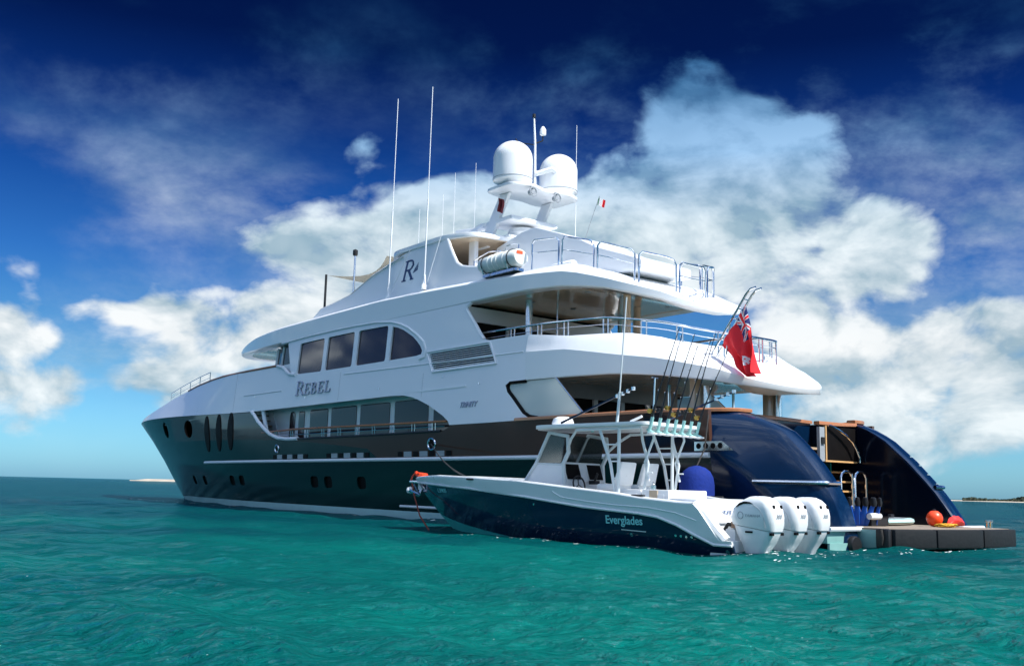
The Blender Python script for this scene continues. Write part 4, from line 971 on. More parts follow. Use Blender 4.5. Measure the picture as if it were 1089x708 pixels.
MB().lathe([(.04, 15.55), (.13, 15.6), (.13, 15.82), (.05, 15.95), (0, 15.97)], (17.35, -.28, 0), 14).build('gps_dome', 'white', ml)
MB().tube([(17.5, 0, 15.2), (17.35, -.28, 15.35), (17.35, -.28, 15.56)], .03, 6).build('gps_arm', 'black', ml)
MB().tube([(17.45, 0, 13.9), (17.0, -.5, 14.1), (16.9, -.8, 13.9)], .11, 8).build('mast_arm', 'white', ml)
for y in (.9, -.35):
    c = [(16.45, y+.17*math.cos(a), 12.75+.17*math.sin(a)) for a in [2*math.pi*k/14 for k in range(14)]]
    MB().tube(c, .035, 6, closed=True).lathe([(.0, 0), (.10, 0), (.12, .2), (0, .22)], (16.45, y, 12.75), 12, axis='x').box(16.5, 16.6, y-.05, y+.05, 12.75, 12.98).build('searchlight', 'grey', mast)
# ---- whip antennas
def whip(x, y, z0, z1, r=.035, dx=0, nm='whip_antenna'):
    a = MB().mat('white').lathe([(.14, z0-.25), (.14, z0-.1), (.08, z0), (.06, z0+.35)], (x, y, 0), 10).tube([(x, y, z0), (x+dx, y, z0+(z1-z0)*.42)], r, 8).tube([(x+dx, y, z0+(z1-z0)*.42), (x+dx*1.6, y, z1)], r*.55, 8)
    return a.build(nm, None, Y)
whip(22.9, 3.42, 9.15, 17.8, .030, -.08); whip(20.15, 3.42, 9.25, 17.5, .030, -.06)
whip(17.2, -2.0, 10.4, 16.4, .02)
for (x, y, z) in ((24.5, 1, 14.5), (23.8, .2, 15.2), (22.6, .4, 15.9), (21.6, 0, 16.2)): MB().tube([(x, y, 11.1), (x, y, z-.8)], .009, 5).build('thin_antenna', 'white', Y)
for sgn in (1, -1):
    for (xa, za, xb, zb2) in ((22.9, 9.2, 21.6, 10.9), (20.1, 9.3, 19.3, 11.1)):
        MB().tube([(xa-.15, sgn*3.4, za), (xb, sgn*3.25, zb2)], .018, 6).build('antenna_stay', 'white', Y)
# sun awning with its two poles at the fore end of the flybridge
MB().tube([(30.4, 2.5, 9.3), (30.4, 2.5, 11.35)], .06, 8).build('awning_pole', 'black', Y)
MB().tube([(30.4, -2.5, 9.3), (30.4, -2.5, 11.35)], .06, 8).build('awning_pole', 'black', Y)
g = []
for i in range(9):
    u = i/8; row = []
    for j in range(9):
        v = j/8*2-1; yy = v*(.4 + 2.1*abs(2*u-1)**1.3 if False else (2.45 - 1.2*math.sin(math.pi*u)*.6)); row.append((30.4-5.6*u + .7*(1-abs(v))*(.5-u), yy, 11.32 - .28*math.sin(math.pi*u) + .02*u - .25*(1-v*v)*math.sin(math.pi*u)))
    g.append(row)
MB().loft(g, False).build('sun_awning', 'canvas', Y)
pj = MB().mat('chrome').tube([(28.5, 2.0, 8.9), (28.5, 2.0, 12.1)], .045, 8).mat('black').lathe([(.09, 12.05), (.12, 12.1), (.12, 12.32), (0, 12.38)], (28.5, 2.0, 0), 12).build('signal_mast', None, Y)
MB().lathe([(0, .0), (.1, 0), (.1, .12), (0, .16)], (34.0, 2.9, 8.86), 10).tube([(34.0, 2.9, 8.9), (35, 2.9, 8.95)], .03, 6).build('horn', 'black', Y)
# ensign staff
stf = MB(); sy_ = 1.62
for y in (-.13, .13): stf.tube([(6.75, sy_+y, 5.35), (5.45, sy_+y, 7.0), (5.28, sy_+y, 7.14), (5.1, sy_+y, 7.17)], .032, 8)
for k in range(6): stf.tube([(6.55-.20*k, sy_-.13, 5.60+.254*k), (6.55-.20*k, sy_+.13, 5.60+.254*k)], .024, 6)
stf.tube([(6.2, sy_-.13, 5.3), (6.05, sy_-.13, 6.2)], .025, 6).tube([(6.2, sy_+.13, 5.3), (6.05, sy_+.13, 6.2)], .025, 6)
stf.build('ensign_staff', 'chrome', Y)
for x in (9.5, 12, 15):
    for y in (-2, 0, 2): MB().lathe([(.0, 0), (.10, 0), (.11, .02)], (x, y, lerp(x, *ZB)+.005), 12).build('ceiling_light', 'grey', Y)

# ================================================================ the tender
T = thing('centre_console_boat', 'navy and white centre console fishing boat with hardtop and three white outboards', 'boat', tuple(TO), TR)
def txs(z): return lerp(z, [-.3, 0, .5, 1.0, 1.5], [9.3, 10.35, 11.1, 11.75, 12.25])
def thY(x, z):
    L = 6.5 + .7*min(1, max(0, z/1.4)); u = (txs(z)-x)/L
    if u <= 0: return 0.
    return lerp(z, [-.3, 0, .3, 1.4], [1.30, 1.45, 1.58, 1.75])*(1-(1-min(u, 1))**2.2)
rub = [(0.0, .17), (.44, .17), (.88, .35), (1.34, .55), (1.83, .70), (2.35, .76), (4.0, .86), (5.9, 1.05), (8.3, 1.22), (10.0, 1.29), (11.0, 1.33), (12.05, 1.36)]
gun = [(.88, 1.02), (1.3, 1.03), (2.3, 1.10), (3.1, 1.19), (4.56, 1.30), (6.17, 1.43), (8.2, 1.50), (10.3, 1.55), (11.3, 1.53), (12.1, 1.50)]
rz = lambda x: lerp(x, [p[0] for p in rub], [p[1] for p in rub]); gz = lambda x: lerp(x, [p[0] for p in gun], [p[1] for p in gun])
boot = [(6.4, -.02), (7.0, .02), (8.05, .11), (9.2, .22), (10.3, .34), (11.0, .44)]
for sgn in (1, -1):
    stemr = [(txs(z)-.002, z) for z in (1.33, 1.1, .9, .7, .5, .44)]
    panel('topside', [(0, -.3), (0, .16)] + rub[1:-1] + stemr + boot[::-1] + [(6.3, -.3)], [], thY, .05, 'thull', T, sgn, (.5, .25))
    panel('bottom_paint', [(6.3, -.3)] + boot + [(txs(z)-.002, z) for z in (.40, .2, 0, -.2, -.3)], [], thY, .05, 'tbottom', T, sgn, (.5, .2), off=.014)
    # white gunwale moulding, stepping down at the stern quarter
    up_ = [(.55, .30), (.42, .55), (.88, 1.02)]
    wpoly = [(0.0, .18), (.44, .18)] + [(x, z+.012) for x, z in rub[2:-1]] + [(12.12, 1.38), (12.2, 1.49)] + gun[::-1][1:] + [(.75, .90), (.55, .62), (.30, .26), (0.0, .26)]
    panel('gunwale_side', wpoly, [], thY, .06, 'twhite', T, sgn, (.5, .2), off=.02)
    MB().tube([(x, sgn*(thY(x, z)+.03), z) for x, z in rub], .032, 6).build('rub_rail', 'twhite', T)
    MB().tube([(x, sgn*(thY(x, z)+.02), z) for x, z in ((4.95, 1.20), (4.83, 1.14), (4.67, 1.07), (3.9, .99), (3.07, .93), (2.12, .90), (1.36, .81), (.82, .66))], .016, 6).build('moulding', 'twhite', T)
    # gunwale top
    rg = []
    for x in (.9, 1.3, 2.3, 3.1, 4.5, 6.2, 8.2, 9.2, 10.3, 11.2, 11.8, 12.1):
        y0 = thY(x, gz(x)); w = min(.34, y0*.9); rg.append([(x, sgn*(y0+.02), gz(x)-.03), (x, sgn*(y0-.0), gz(x)+.02), (x, sgn*(y0-w*.5), gz(x)+.035), (x, sgn*(y0-w), gz(x)+.02), (x, sgn*(y0-w), gz(x)-.35)])
    MB().loft(rg, False).build('gunwale_top', 'twhite', T)
    # sloping quarter bolster
    MB().tube([(.95, sgn*1.53, 1.0), (.7, sgn*1.50, .78), (.42, sgn*1.47, .45), (.22, sgn*1.45, .25)], .13, 10).build('quarter_bolster', 'twhite', T)
    MB().box(2.25, 2.6, sgn*1.60-.05, sgn*1.60+.05, 1.14, 1.18).build('cleat', 'black', T, bevel=.02)
    MB().box(8.0, 8.3, sgn*thY(8.1, 1.45)-.06, sgn*thY(8.1, 1.45)+.05, 1.44, 1.49).build('cleat', 'black', T, bevel=.02)
    s1 = -1 if sgn > 0 else 1
    f = lambda a, v, d, u0=(3.34 if sgn > 0 else 2.28): Vector((u0 + s1*a, sgn*(thY(u0+s1*a, v)+d), v))
    text_obj('maker_lettering', 'Everglades', 0, .44, .25, 1.06, f, 'cyan', T, 0, .008)
    f2 = lambda a, v, d, u0=(10.35 if sgn > 0 else 9.75): Vector((u0 + s1*a, sgn*(thY(u0+s1*a, v - (0 if False else 0))+d), v))
    text_obj('registration_lettering', '1390S', 0, 1.08, .12, .62, f2, 'cyan', T, 0, .008)
    panel('side_hatch_line', [(2.2, .35), (2.9, .37), (2.9, .39), (2.2, .37)], [], thY, .0, 'tgrey', T, sgn, (.5, .5), off=.012)
    for x, z, r in ((2.62, .27, .045), (.98, .30, .03), (1.12, .305, .03), (1.26, .31, .03), (1.40, .315, .03), (8.63, .41, .03), (5.64, .87, .028), (.15, .03, .05)):
        panel('through_hull', ell(x, z, r, r*.95, 10), [], thY, .012, 'chrome', T, sgn, (9, 9), off=.014)
MB().loft([[(x, max(.02, thY(x, .9)-.25)*t, .62 if x < 6.8 else .95) for t in (1, 0, -1)] for x in (.5, 2, 4, 6.7, 6.9, 8, 9.5, 10.6, 11.3)], False).build('cockpit_floor', 'twhite', T)
MB().loft([[(x, max(.01, thY(x, gz(x))-.02)*t, gz(x)+.015) for t in (1, .5, 0, -.5, -1)] for x in (9.6, 10.3, 11.0, 11.6, 12.1)], False).build('foredeck', 'twhite', T)
# transom well and stern step
MB().box(.12, .62, -1.45, 1.45, -.2, .26).build('stern_step', 'twhite', T, bevel=.03)
trw = MB().hexa([(.62, -1.45, .2), (.82, -1.45, .2), (.82, 1.45, .2), (.62, 1.45, .2), (.72, -1.4, 1.0), (1.0, -1.4, 1.0), (1.0, 1.4, 1.0), (.72, 1.4, 1.0)]).build('transom', 'twhite', T, bevel=.03)
text_obj('tender_lettering', 'T/T REBEL', 0, .79, .09, 1.1, lambda a, v, d: Vector((.695+(v-.83)*.12-.02-d, .85-a, v)), 'blueletter', trw, 0, .006)
MB().box(1.0, 1.8, -1.3, 1.3, .6, 1.12).build('stern_bench', 'twhite', T, bevel=.04)
MB().box(.55, .70, .9, 1.35, .28, .8).build('transom_gate', 'twhite', T, bevel=.02)
# console and windscreen
con = MB()
for sgn in (1, -1):
    con.prism([(6.95, .65), (6.95, 1.22), (6.36, 1.90), (5.50, 1.88), (5.35, 1.2), (5.35, .65)], 'y', sgn*.80, sgn*.74)
con.prism([(6.90, .7), (6.90, 1.22), (6.32, 1.88), (5.85, 1.86), (5.4, 1.5), (5.3, .7)], 'y', -.76, .76)
console = con.build('console', 'twhite', T, bevel=.02)
for sgn in (1, -1):
    MB().prism(roundpoly([(6.36, 1.92), (5.92, 2.64), (5.42, 2.56), (5.52, 1.92)], .06), 'y', sgn*.765, sgn*.785).build('side_window', 'screen', console, smooth=False)
    MB().tube([(6.98, sgn*.78, 1.2), (6.40, sgn*.78, 1.90), (5.95, sgn*.78, 2.70), (5.32, sgn*.78, 2.60), (5.28, sgn*.78, 2.20), (5.45, sgn*.78, 1.9), (5.40, sgn*.78, 1.2)], .055, 8).tube([(6.40, sgn*.78, 1.9), (5.45, sgn*.78, 1.88)], .03, 6).build('window_frame', 'tgrey', console)
MB().hexa([(6.42, -.75, 1.9), (6.42, .75, 1.9), (6.40, .75, 1.9), (6.40, -.75, 1.9), (5.97, -.75, 2.66), (5.97, .75, 2.66), (5.95, .75, 2.66), (5.95, -.75, 2.66)]).build('windscreen', 'screen', console)
MB().lathe([(0, 6.95), (.28, 6.95), (.36, 7.02), (.36, 7.12), (.3, 7.2), (0, 7.24)], (0, 0, 1.15), 20, axis='x', sy=.8).build('console_seat', 'twhite', T)
MB().box(6.9, 7.5, -.7, .7, .95, 1.42).build('forward_seat', 'twhite', T, bevel=.1)
dash = MB().hexa([(5.35, -.74, 1.45), (5.35, .74, 1.45), (5.75, .74, 1.45), (5.75, -.74, 1.45), (5.50, -.74, 1.95), (5.50, .74, 1.95), (5.8, .74, 1.95), (5.8, -.74, 1.95)]).build('dashboard', 'twhite', T, bevel=.02)
for y in (.45, -.42): MB().hexa([(5.335+.0, y-.26, 1.52), (5.335, y+.26, 1.52), (5.36, y+.26, 1.52), (5.36, y-.26, 1.52), (5.46, y-.26, 1.9), (5.46, y+.26, 1.9), (5.5, y+.26, 1.9), (5.5, y-.26, 1.9)]).build('chart_screen', 'dark', dash, smooth=False)
whl = MB().tube([(5.2+.05*math.sin(a), .45+.22*math.cos(a), 1.38+.22*math.sin(a)) for a in [2*math.pi*k/20 for k in range(20)]], .022, 6, closed=True)
for a in (90, 210, 330): whl.tube([(5.22, .45, 1.38), (5.2+.05*math.sin(R(a)), .45+.22*math.cos(R(a)), 1.38+.22*math.sin(R(a)))], .014, 6)
whl.build('steering_wheel', 'black', T)
MB().box(5.1, 5.3, -.25, -.05, 1.4, 1.5).tube([(5.2, -.15, 1.45), (5.1, -.15, 1.68)], .03, 8).build('throttle', 'black', T)
# leaning post with seats
MB().box(3.75, 4.35, -.75, .75, .65, 1.25).build('leaning_post', 'twhite', T, bevel=.05)
for y in (.46, -.46):
    s_ = MB().box(3.75, 4.35, y-.32, y+.32, 1.25, 1.42).build('helm_seat', 'twhite', T, bevel=.06)
    MB().hexa([(3.7, y-.3, 1.38), (3.7, y+.3, 1.38), (3.86, y+.3, 1.38), (3.86, y-.3, 1.38), (3.56, y-.3, 1.95), (3.56, y+.3, 1.95), (3.66, y+.3, 1.95), (3.66, y-.3, 1.95)]).build('seat_back', 'twhite', s_, bevel=.05)
for (x0, x1) in ((2.95, 3.72), (2.15, 2.92)):
    tk = MB().box(x0, x1, -.75, .82, .65, 1.3).build('tackle_station', 'twhite', T, bevel=.03)
    MB().box(x0+.12, x1-.16, .82, .84, .78, 1.2).build('locker_door', 'twhite', tk, bevel=.005)
    MB().lathe([(0, .84), (.03, .84), (.03, .86), (0, .865)], ((x0+x1)/2, 0, 1.0), 10, axis='y').build('latch', 'black', tk)
MB().box(2.45, 2.68, .825, .85, .72, 1.28).build('tan_strap', 'tan', T)
MB().lathe([(.0, 1.3), (.07, 1.3), (.07, 1.4), (.03, 1.42), (0, 1.5)], (2.75, .6, 0), 12).build('bottle', 'chrome', T)
# hardtop and its tube frame
tt_ = roundpoly([(6.5, .75), (6.1, 1.1), (2.9, 1.18), (2.55, 1.1), (2.55, -1.1), (2.9, -1.18), (6.1, -1.1), (6.5, -.75)], .25)
MB().prism([(p[0], p[1]) for p in tt_], 'z', 2.80, 2.88).build('hardtop', 'twhite', T, bevel=.025)
MB().prism([(p[0]*.985+.07, p[1]*.94) for p in tt_], 'z', 2.775, 2.80).build('hardtop_lining', 'twhite', T, smooth=False)
for sgn in (1, -1):
    y = sgn*1.08; fr = MB()
    fr.tube([(3.42, y, 1.05), (3.40, y, 2.80)], .042, 8)
    fr.tube([(3.50, y, 1.1), (3.66, y, 1.9), (4.0, y, 2.70)], .038, 8)
    fr.tube([(5.30, sgn*.80, 2.25), (5.05, sgn*.95, 2.52), (4.75, y, 2.72), (3.4, y, 2.73), (2.75, y, 2.74)], .036, 8)
    for z in (1.55, 1.95, 2.35): fr.tube([(3.42, y, z), (lerp(z, [1.1, 1.9, 2.7], [3.5, 3.66, 4.0]), y, z)], .02, 6)
    fr.build('hardtop_frame', 'tgrey', T)
    fr = MB(); y = sgn*.62
    fr.tube([(3.0, y, 1.3), (2.88, y, 1.9), (3.05, y, 2.45), (3.1, y, 2.78)], .034, 8).tube([(2.86, y, 1.5), (2.98, y, 1.95), (2.72, y, 2.5), (2.75, y, 2.78)], .03, 8).tube([(2.9, y, 1.7), (2.75, y, 1.7)], .018, 6)
    fr.build('inner_frame', 'tgrey', T)
MB().lathe([(0, 2.9), (.24, 2.9), (.30, 2.98), (.26, 3.1), (.15, 3.16), (0, 3.17)], (6.1, .1, 0), 20).build('radome', 'twhite', T)
# rod holders (rocket launchers)
RODY = [.96-.32*k for k in range(7)]
for y in RODY:
    h = MB().tube([(2.62, y, 2.58), (2.50, y, 2.98)], .042, 10).tube([(2.66, y, 2.70), (2.44, y, 2.60)], .03, 8)
    h.build('rod_holder', 'holder', T)
    MB().lathe([(0, 2.56), (.13, 2.58), (.13, 2.61), (0, 2.63)], (2.52, y, 0), 14).build('holder_foot', 'twhite', T)
# outriggers and whip
for sgn, (x0, z0, x1, z1) in ((1, (5.3, 2.92, 3.0, 3.66)), (-1, (4.0, 2.92, 1.6, 3.7))):
    og = MB().tube([(x0, sgn*1.05, z0), (x1, sgn*1.1, z1)], .032, 8, r2=.022).build('outrigger', 'thull', T)
    for k in range(4):
        u = .80+.07*k; MB().lathe([(0, -.05), (.05, -.04), (.05, .04), (0, .05)], (x0+(x1-x0)*u, sgn*1.08, z0+(z1-z0)*u), 8).build('outrigger_ring', 'chrome', og)
MB().mat('tgrey').tube([(3.44, 1.12, 2.85), (3.36, 1.12, 3.6)], .035, 8).tube([(3.36, 1.12, 3.6), (3.17, 1.12, 5.9)], .018, 8).build('vhf_antenna', None, T)
MB().tube([(2.75, .62, 2.85), (2.70, .60, 3.95)], .02, 8).tube([(2.7, .48, 3.95), (2.7, .72, 3.95)], .015, 6).build('stern_light_pole', 'chrome', T)
MB().tube([(3.2, .9, 2.9), (2.9, .85, 3.02)], .03, 8).build('loudhailer', 'twhite', T)
MB().lathe([(0, 2.72), (.03, 2.72), (.05, 2.8), (0, 2.8)], (4.9, .3, 0), 8).build('dome_lamp', 'cyan', T)
# anchor roller and anchor at the bow
MB().box(12.05, 12.45, -.08, .08, 1.34, 1.42).build('bow_roller', 'chrome', T, bevel=.02)
anc = MB().tube([(12.35, 0, 1.38), (12.15, 0, 1.10), (12.0, 0, 1.0)], .03, 8).tube([(12.25, .22, 1.12), (12.05, 0, .98), (12.25, -.22, 1.12)], .05, 8)
anc.build('anchor', 'chrome', T)
MB().lathe([(0, -.11), (.10, -.08), (.13, 0), (.10, .08), (0, .11)], (12.35, .1, 1.12), 14).build('anchor_light', 'twhite', T)
# bow hatch
MB().box(8.9, 9.8, -.3, .3, 1.5, 1.53).build('bow_hatch', 'twhite', T, bevel=.02)

# ---- outboards: one built, two copied
def make_outboard(y):
    e = bpy.data.objects.new('outboard_motor', None); COL.objects.link(e); e.parent = T; e.location = (0, y, 0)
    # cowling: sections up the height; each is a rounded rectangle (x back/front, half width)
    def sect(z, xf, xb, w, ins=.12):
        pts = roundpoly([(xf, w*.72), (xf-.16, w), (xb+.12, w), (xb, w*.72), (xb, -w*.72), (xb+.12, -w), (xf-.16, -w), (xf, -w*.72)], ins, 3)
        return [(p[0], p[1], z if not callable(z) else z(p[0])) for p in pts]
    base = lambda x: .56 - .10*(x+.25)*-1 if False else .56 + .12*(x+.35)
    cw = [sect(base, .32, -.83, .30), sect(lambda x: base(x)+.14, .36, -.86, .335), sect(.82, .34, -.86, .345), sect(.97, .28, -.83, .34), sect(1.09, .14, -.76, .325), sect(1.18, -.02, -.66, .29), sect(1.235, -.14, -.54, .22), sect(1.25, -.24, -.44, .12)]
    c = MB().loft(cw).build('cowling', 'twhite', e, ang=50)
    lw = [sect(-.22, -.02, -.42, .17, .06), sect(.05, .02, -.52, .20, .06), sect(.25, .10, -.68, .25, .08), sect(.42, .20, -.78, .285, .1), sect(lambda x: base(x)-.012, .28, -.80, .29, .1)]
    MB().loft(lw).build('midsection', 'boot' if False else 'twhite', e, ang=50)
    for s_ in (1, -1):
        arc = [(.12-.045*k*1.0, s_*(.330-.006*max(0, k-3)), 1.045 + .075*math.sin(math.pi*min(1, (k+1)/11)) ) for k in range(10)]
        g = MB()
        top_ = [(x, y_ - s_*.0, z+.035) for x, y_, z in arc]
        g.prism([(.14, 1.00), (.04, 1.09), (-.10, 1.13), (-.24, 1.12), (-.34, 1.08), (-.22, 1.085), (-.08, 1.08), (.04, 1.04)], 'y', s_*.26, s_*.338).build('air_intake', 'dark', c, smooth=False)
        MB().tube([(-.34, s_*.345, 1.06), (-.50, s_*.347, .98), (-.60, s_*.348, .86), (-.65, s_*.347, .70), (-.66, s_*.343, .56)], .006, 5).build('cowl_crease', 'grey', c)
        MB().tube([(-.0+.075*math.cos(a), s_*.347, .83+.075*math.sin(a)) for a in [2*math.pi*k/16 for k in range(16)]], .006, 5, closed=True).build('round_badge', 'silver', c)
        text_obj('cowl_lettering', 'YAMAHA', 0, .80, .06, .42, lambda a, v, d, s=s_: Vector((-.12-a if s > 0 else -.54+a, s*(.339+d), v)), 'grey', c, .2, .004)
        MB().box(-.30, -.10, s_*.30-.004, s_*.30+.004, .46, .50).build('side_vent', 'dark', e, smooth=False)
        MB().lathe([(0, -.02), (.045, -.02), (.045, .02), (0, .02)], (-.80, s_*.17, 1.02), 12, axis='x').build('latch_cap', 'dark', c)
    text_obj('power_lettering', '300', 0, .78, .09, .26, lambda a, v, d: Vector((-.864-d, .17-a, v)), 'grey', c, .25, .004)
    MB().box(-.80, -.74, -.29, -.16, .42, .48).build('water_outlet', 'dark', e, smooth=False); MB().box(-.80, -.74, .16, .29, .42, .48).build('water_outlet', 'dark', e, smooth=False)
    MB().box(.28, .56, -.14, .14, -.1, .52).build('bracket', 'twhite', e, bevel=.04)
    MB().tube([(.22, .06, .58), (.5, .1, .62), (.62, .05, .5)], .045, 8).build('hoses', 'rope', e)
    MB().lathe([(.0, -.06), (.16, -.04), (.16, .10), (0, .12)], (.30, 0, .58), 12).build('tilt_joint', 'wood', e)
    return e
ob = make_outboard(1.0); ob.scale = (.88, .86, .97); ob.location = (-.05, 1.0, 0)
for y in (0, -1.0):
    r_ = ob.copy(); COL.objects.link(r_); r_.parent = T; r_.location = (-.05, y, 0)
    for ch in list(ob.children):
        c = ch.copy(); COL.objects.link(c); c.parent = r_
        for g_ in ch.children:
            d = g_.copy(); COL.objects.link(d); d.parent = c

# ================================================================ rods standing in the holders
tips = [(-.3, 2.05), (-.15, 1.95), (-.25, 2.0), (-.1, 1.75), (-.35, 1.9), (-.2, 2.15), (-.3, 1.6)]
RLAB = ['black fishing rod in the hardtop holder nearest the camera, leftmost of the row', 'black fishing rod second from the left in the hardtop holders', 'black fishing rod third from the left in the hardtop holders',
        'black fishing rod in the middle holder of the seven on the hardtop', 'black fishing rod third from the right in the hardtop holders', 'black fishing rod second from the right in the hardtop holders', 'black fishing rod in the far rightmost holder of the hardtop']
for k, y in enumerate(RODY):
    dx, L = tips[k]
    r_ = thing('fishing_rod', RLAB[k], 'fishing rod', tw(2.52, y, 2.98), TR, 'fishing rods standing in the hardtop holders')
    d = Vector((dx*.8-.45, .05*math.sin(k*2), L)); 
    curve = [Vector((0, 0, 0)) + d*u + Vector((-.10*u*u, 0, 0)) for u in (0, .2, .4, .6, .8, 1)]
    MB().tube(curve, .020, 6, r2=.007).build('rod_blank', 'rod', r_)
    MB().tube([Vector((.06, 0, -.25)), Vector((0, 0, 0)), d*.14], .030, 8).build('rod_grip', 'black', r_)
    rl = MB().lathe([(0, -.06), (.06, -.06), (.06, -.045), (.03, -.04), (.03, .04), (.06, .045), (.06, .06), (0, .06)], tuple(d*(.07+.03*(k % 3))+Vector((.09, 0, 0))), 14, axis='y').build('reel', 'gold' if k % 3 != 1 else 'black', r_)
    MB().tube([d*.10+Vector((.10, .08, 0)), d*.10+Vector((.15, .12, .06)), d*.10+Vector((.15, .17, .06))], .012, 6).build('reel_handle', 'black', rl)
    for u in (.3, .5, .68, .84, .97):
        p = d*u + Vector((-.10*u*u+.03, 0, 0)); MB().tube([p+Vector((0, .02*math.cos(a), .025*math.sin(a))) for a in [2*math.pi*q/8 for q in range(8)]], .005, 4, closed=True).build('line_guide', 'chrome', r_)

# ================================================================ things about the boats
fd = thing('boat_fender', 'tall royal blue cloth-covered fender between yacht and tender', 'fender', tw(3.3, -2.0, 1.0), TR)
MB().lathe([(.0, -.75), (.45, -.7), (.47, -.4), (.47, .45), (.44, .65), (.36, .80), (.22, .90), (.08, .94), (0, .95)], (0, 0, 0), 28, sx=.95).build('fender_cover', 'fenderblue', fd)
MB().tube([(0, 0, .93), (-.05, -.3, 1.4), (0, -.55, 2.3)], .02, 6).build('fender_line', 'rope', fd)
# life raft canister
lr = thing('life_raft', 'white liferaft canister strapped in a cradle on the upper roof edge', 'life raft', yw(15.0, 3.45, 8.95), YR)
pr0 = [(0, -1.12), (.30, -1.10), (.37, -1.0), (.38, -.5), (.40, -.48), (.40, -.40), (.38, -.38), (.38, .38), (.40, .40), (.40, .48), (.38, .5), (.37, 1.0), (.30, 1.10), (0, 1.12)]
MB().lathe(pr0, (0, 0, .32), 26, axis='x', sy=.85).build('canister', 'raft', lr)
for x in (-.75, -.12, .12, .75):
    MB().tube([(x, .40*math.cos(a), .32+.345*math.sin(a)) for a in [2*math.pi*k/24 for k in range(24)]], .018, 5, closed=True).build('strap', 'black' if abs(x) > .2 else 'raft', lr)
MB().box(-.95, .95, -.25, .15, -.14, -.04).tube([(-.7, .3, -.08), (-.7, .38, .15)], .03, 6).tube([(.7, .3, -.08), (.7, .38, .15)], .03, 6).build('cradle', 'chrome', lr)
MB().box(-1.122, -1.118, -.05, .22, .42, .54).build('warning_label', 'label', lr, smooth=False)
MB().tube([(-.5, -.35, 0), (-.5, -.35, .95), (-.2, -.35, 1.02), (.2, -.35, 1.0), (.3, -.35, .8), (.3, -.35, 0)], .022, 6).build('hand_rail', 'chrome', lr)

# ensign
def flag_mesh(name, parent, fn, nu, nv, colfn, mats):
    vs = []; fs = []; mi = []
    for i in range(nu+1):
        for j in range(nv+1): vs.append(fn(i/nu, j/nv))
    for i in range(nu):
        for j in range(nv):
            fs.append((i*(nv+1)+j, (i+1)*(nv+1)+j, (i+1)*(nv+1)+j+1, i*(nv+1)+j+1)); mi.append(colfn((i+.5)/nu, (j+.5)/nv))
    mb = MB(); 
    for m_ in mats: mb.mat(m_)
    mb.add(vs, []); 
    for f, m_ in zip(fs, mi): mb.f.append(list(f)); mb.m.append(m_)
    return mb.build(name, None, parent, ang=80)
fl = thing('red_ensign', 'large drooping red ensign with union canton on the stern flagstaff', 'flag', yw(5.45, 1.75, 6.70), YR)
def ens(u, v):      # u from the head down the hoist, v out to the fly; the cloth hangs limp from the raked staff
    t_ = [0, .33, .75, 1.0]
    hx, hz = lerp(v, t_, [0, -.24, -.46, -.50]), lerp(v, t_, [0, -.55, -1.55, -2.05])
    lx, lz = lerp(v, t_, [.95, .52, .12, -.24]), lerp(v, t_, [-1.12, -1.52, -1.86, -2.16])
    w = u + .05*math.sin(9*u+7*v)*v
    fold = (.13*math.sin(11*u + 2.5*v) + .06*math.sin(23*u - 6*v + 1))*(.25+v)
    return Vector((hx + (lx-hx)*w + .3*fold, fold + .22*v, hz + (lz-hz)*w))
def union(u, v):
    # u, v in 0..1 over the canton (u down, v across)
    x, y = (v-.5)*2, (u-.5)*2*.5*2
    ax, ay = abs(v-.5), abs(u-.5)
    if ax < .055 or ay < .10: return 0
    if ax < .095 or ay < .165: return 2
    d1 = abs((v-.5) - (u-.5)); d2 = abs((v-.5) + (u-.5)); d = min(d1, d2)
    if d < .035: return 0
    if d < .10: return 2
    return 1
def enscol(u, v):
    if u < .44 and v < .42: return union(u/.44, v/.42)
    du, dv = (u-.52)/.13, (v-.74)/.10
    if du*du + dv*dv < 1:
        return 2 if (math.sin(du*9)*math.sin(dv*7) > -.55) else 0
    return 0
flag_mesh('ensign_cloth', fl, ens, 84, 110, enscol, ['flagred', 'flagblue', 'flagwhite'])
# small flags at the mast
f2 = thing('courtesy_flag', 'tiny green white and red flag on a halyard below the right dome', 'flag', yw(14.9, -1.2, 12.6), YR)
flag_mesh('flag_cloth', f2, lambda u, v: Vector((-.30*v+.08*u, .10*math.sin(6*v), -.28*u-.20*v)), 6, 12, lambda u, v: 0 if v < .35 else (1 if v < .6 else 2), ['flaggreen', 'flagwhite', 'flagred'])
MB().tube([(.0, 0, .05), (.55, 0, -1.0), (1.3, 0, -2.6)], .012, 5).build('halyard', 'grey', f2)
f3 = thing('house_flag', 'small maroon flag bunched under the left radar dome', 'flag', yw(18.05, 1.35, 12.75), YR)
flag_mesh('flag_cloth', f3, lambda u, v: Vector((-.30*v-.05*math.sin(5*u), .1*math.sin(8*v), -.55*u-.15*v)), 8, 10, lambda u, v: 0, ['maroon'])

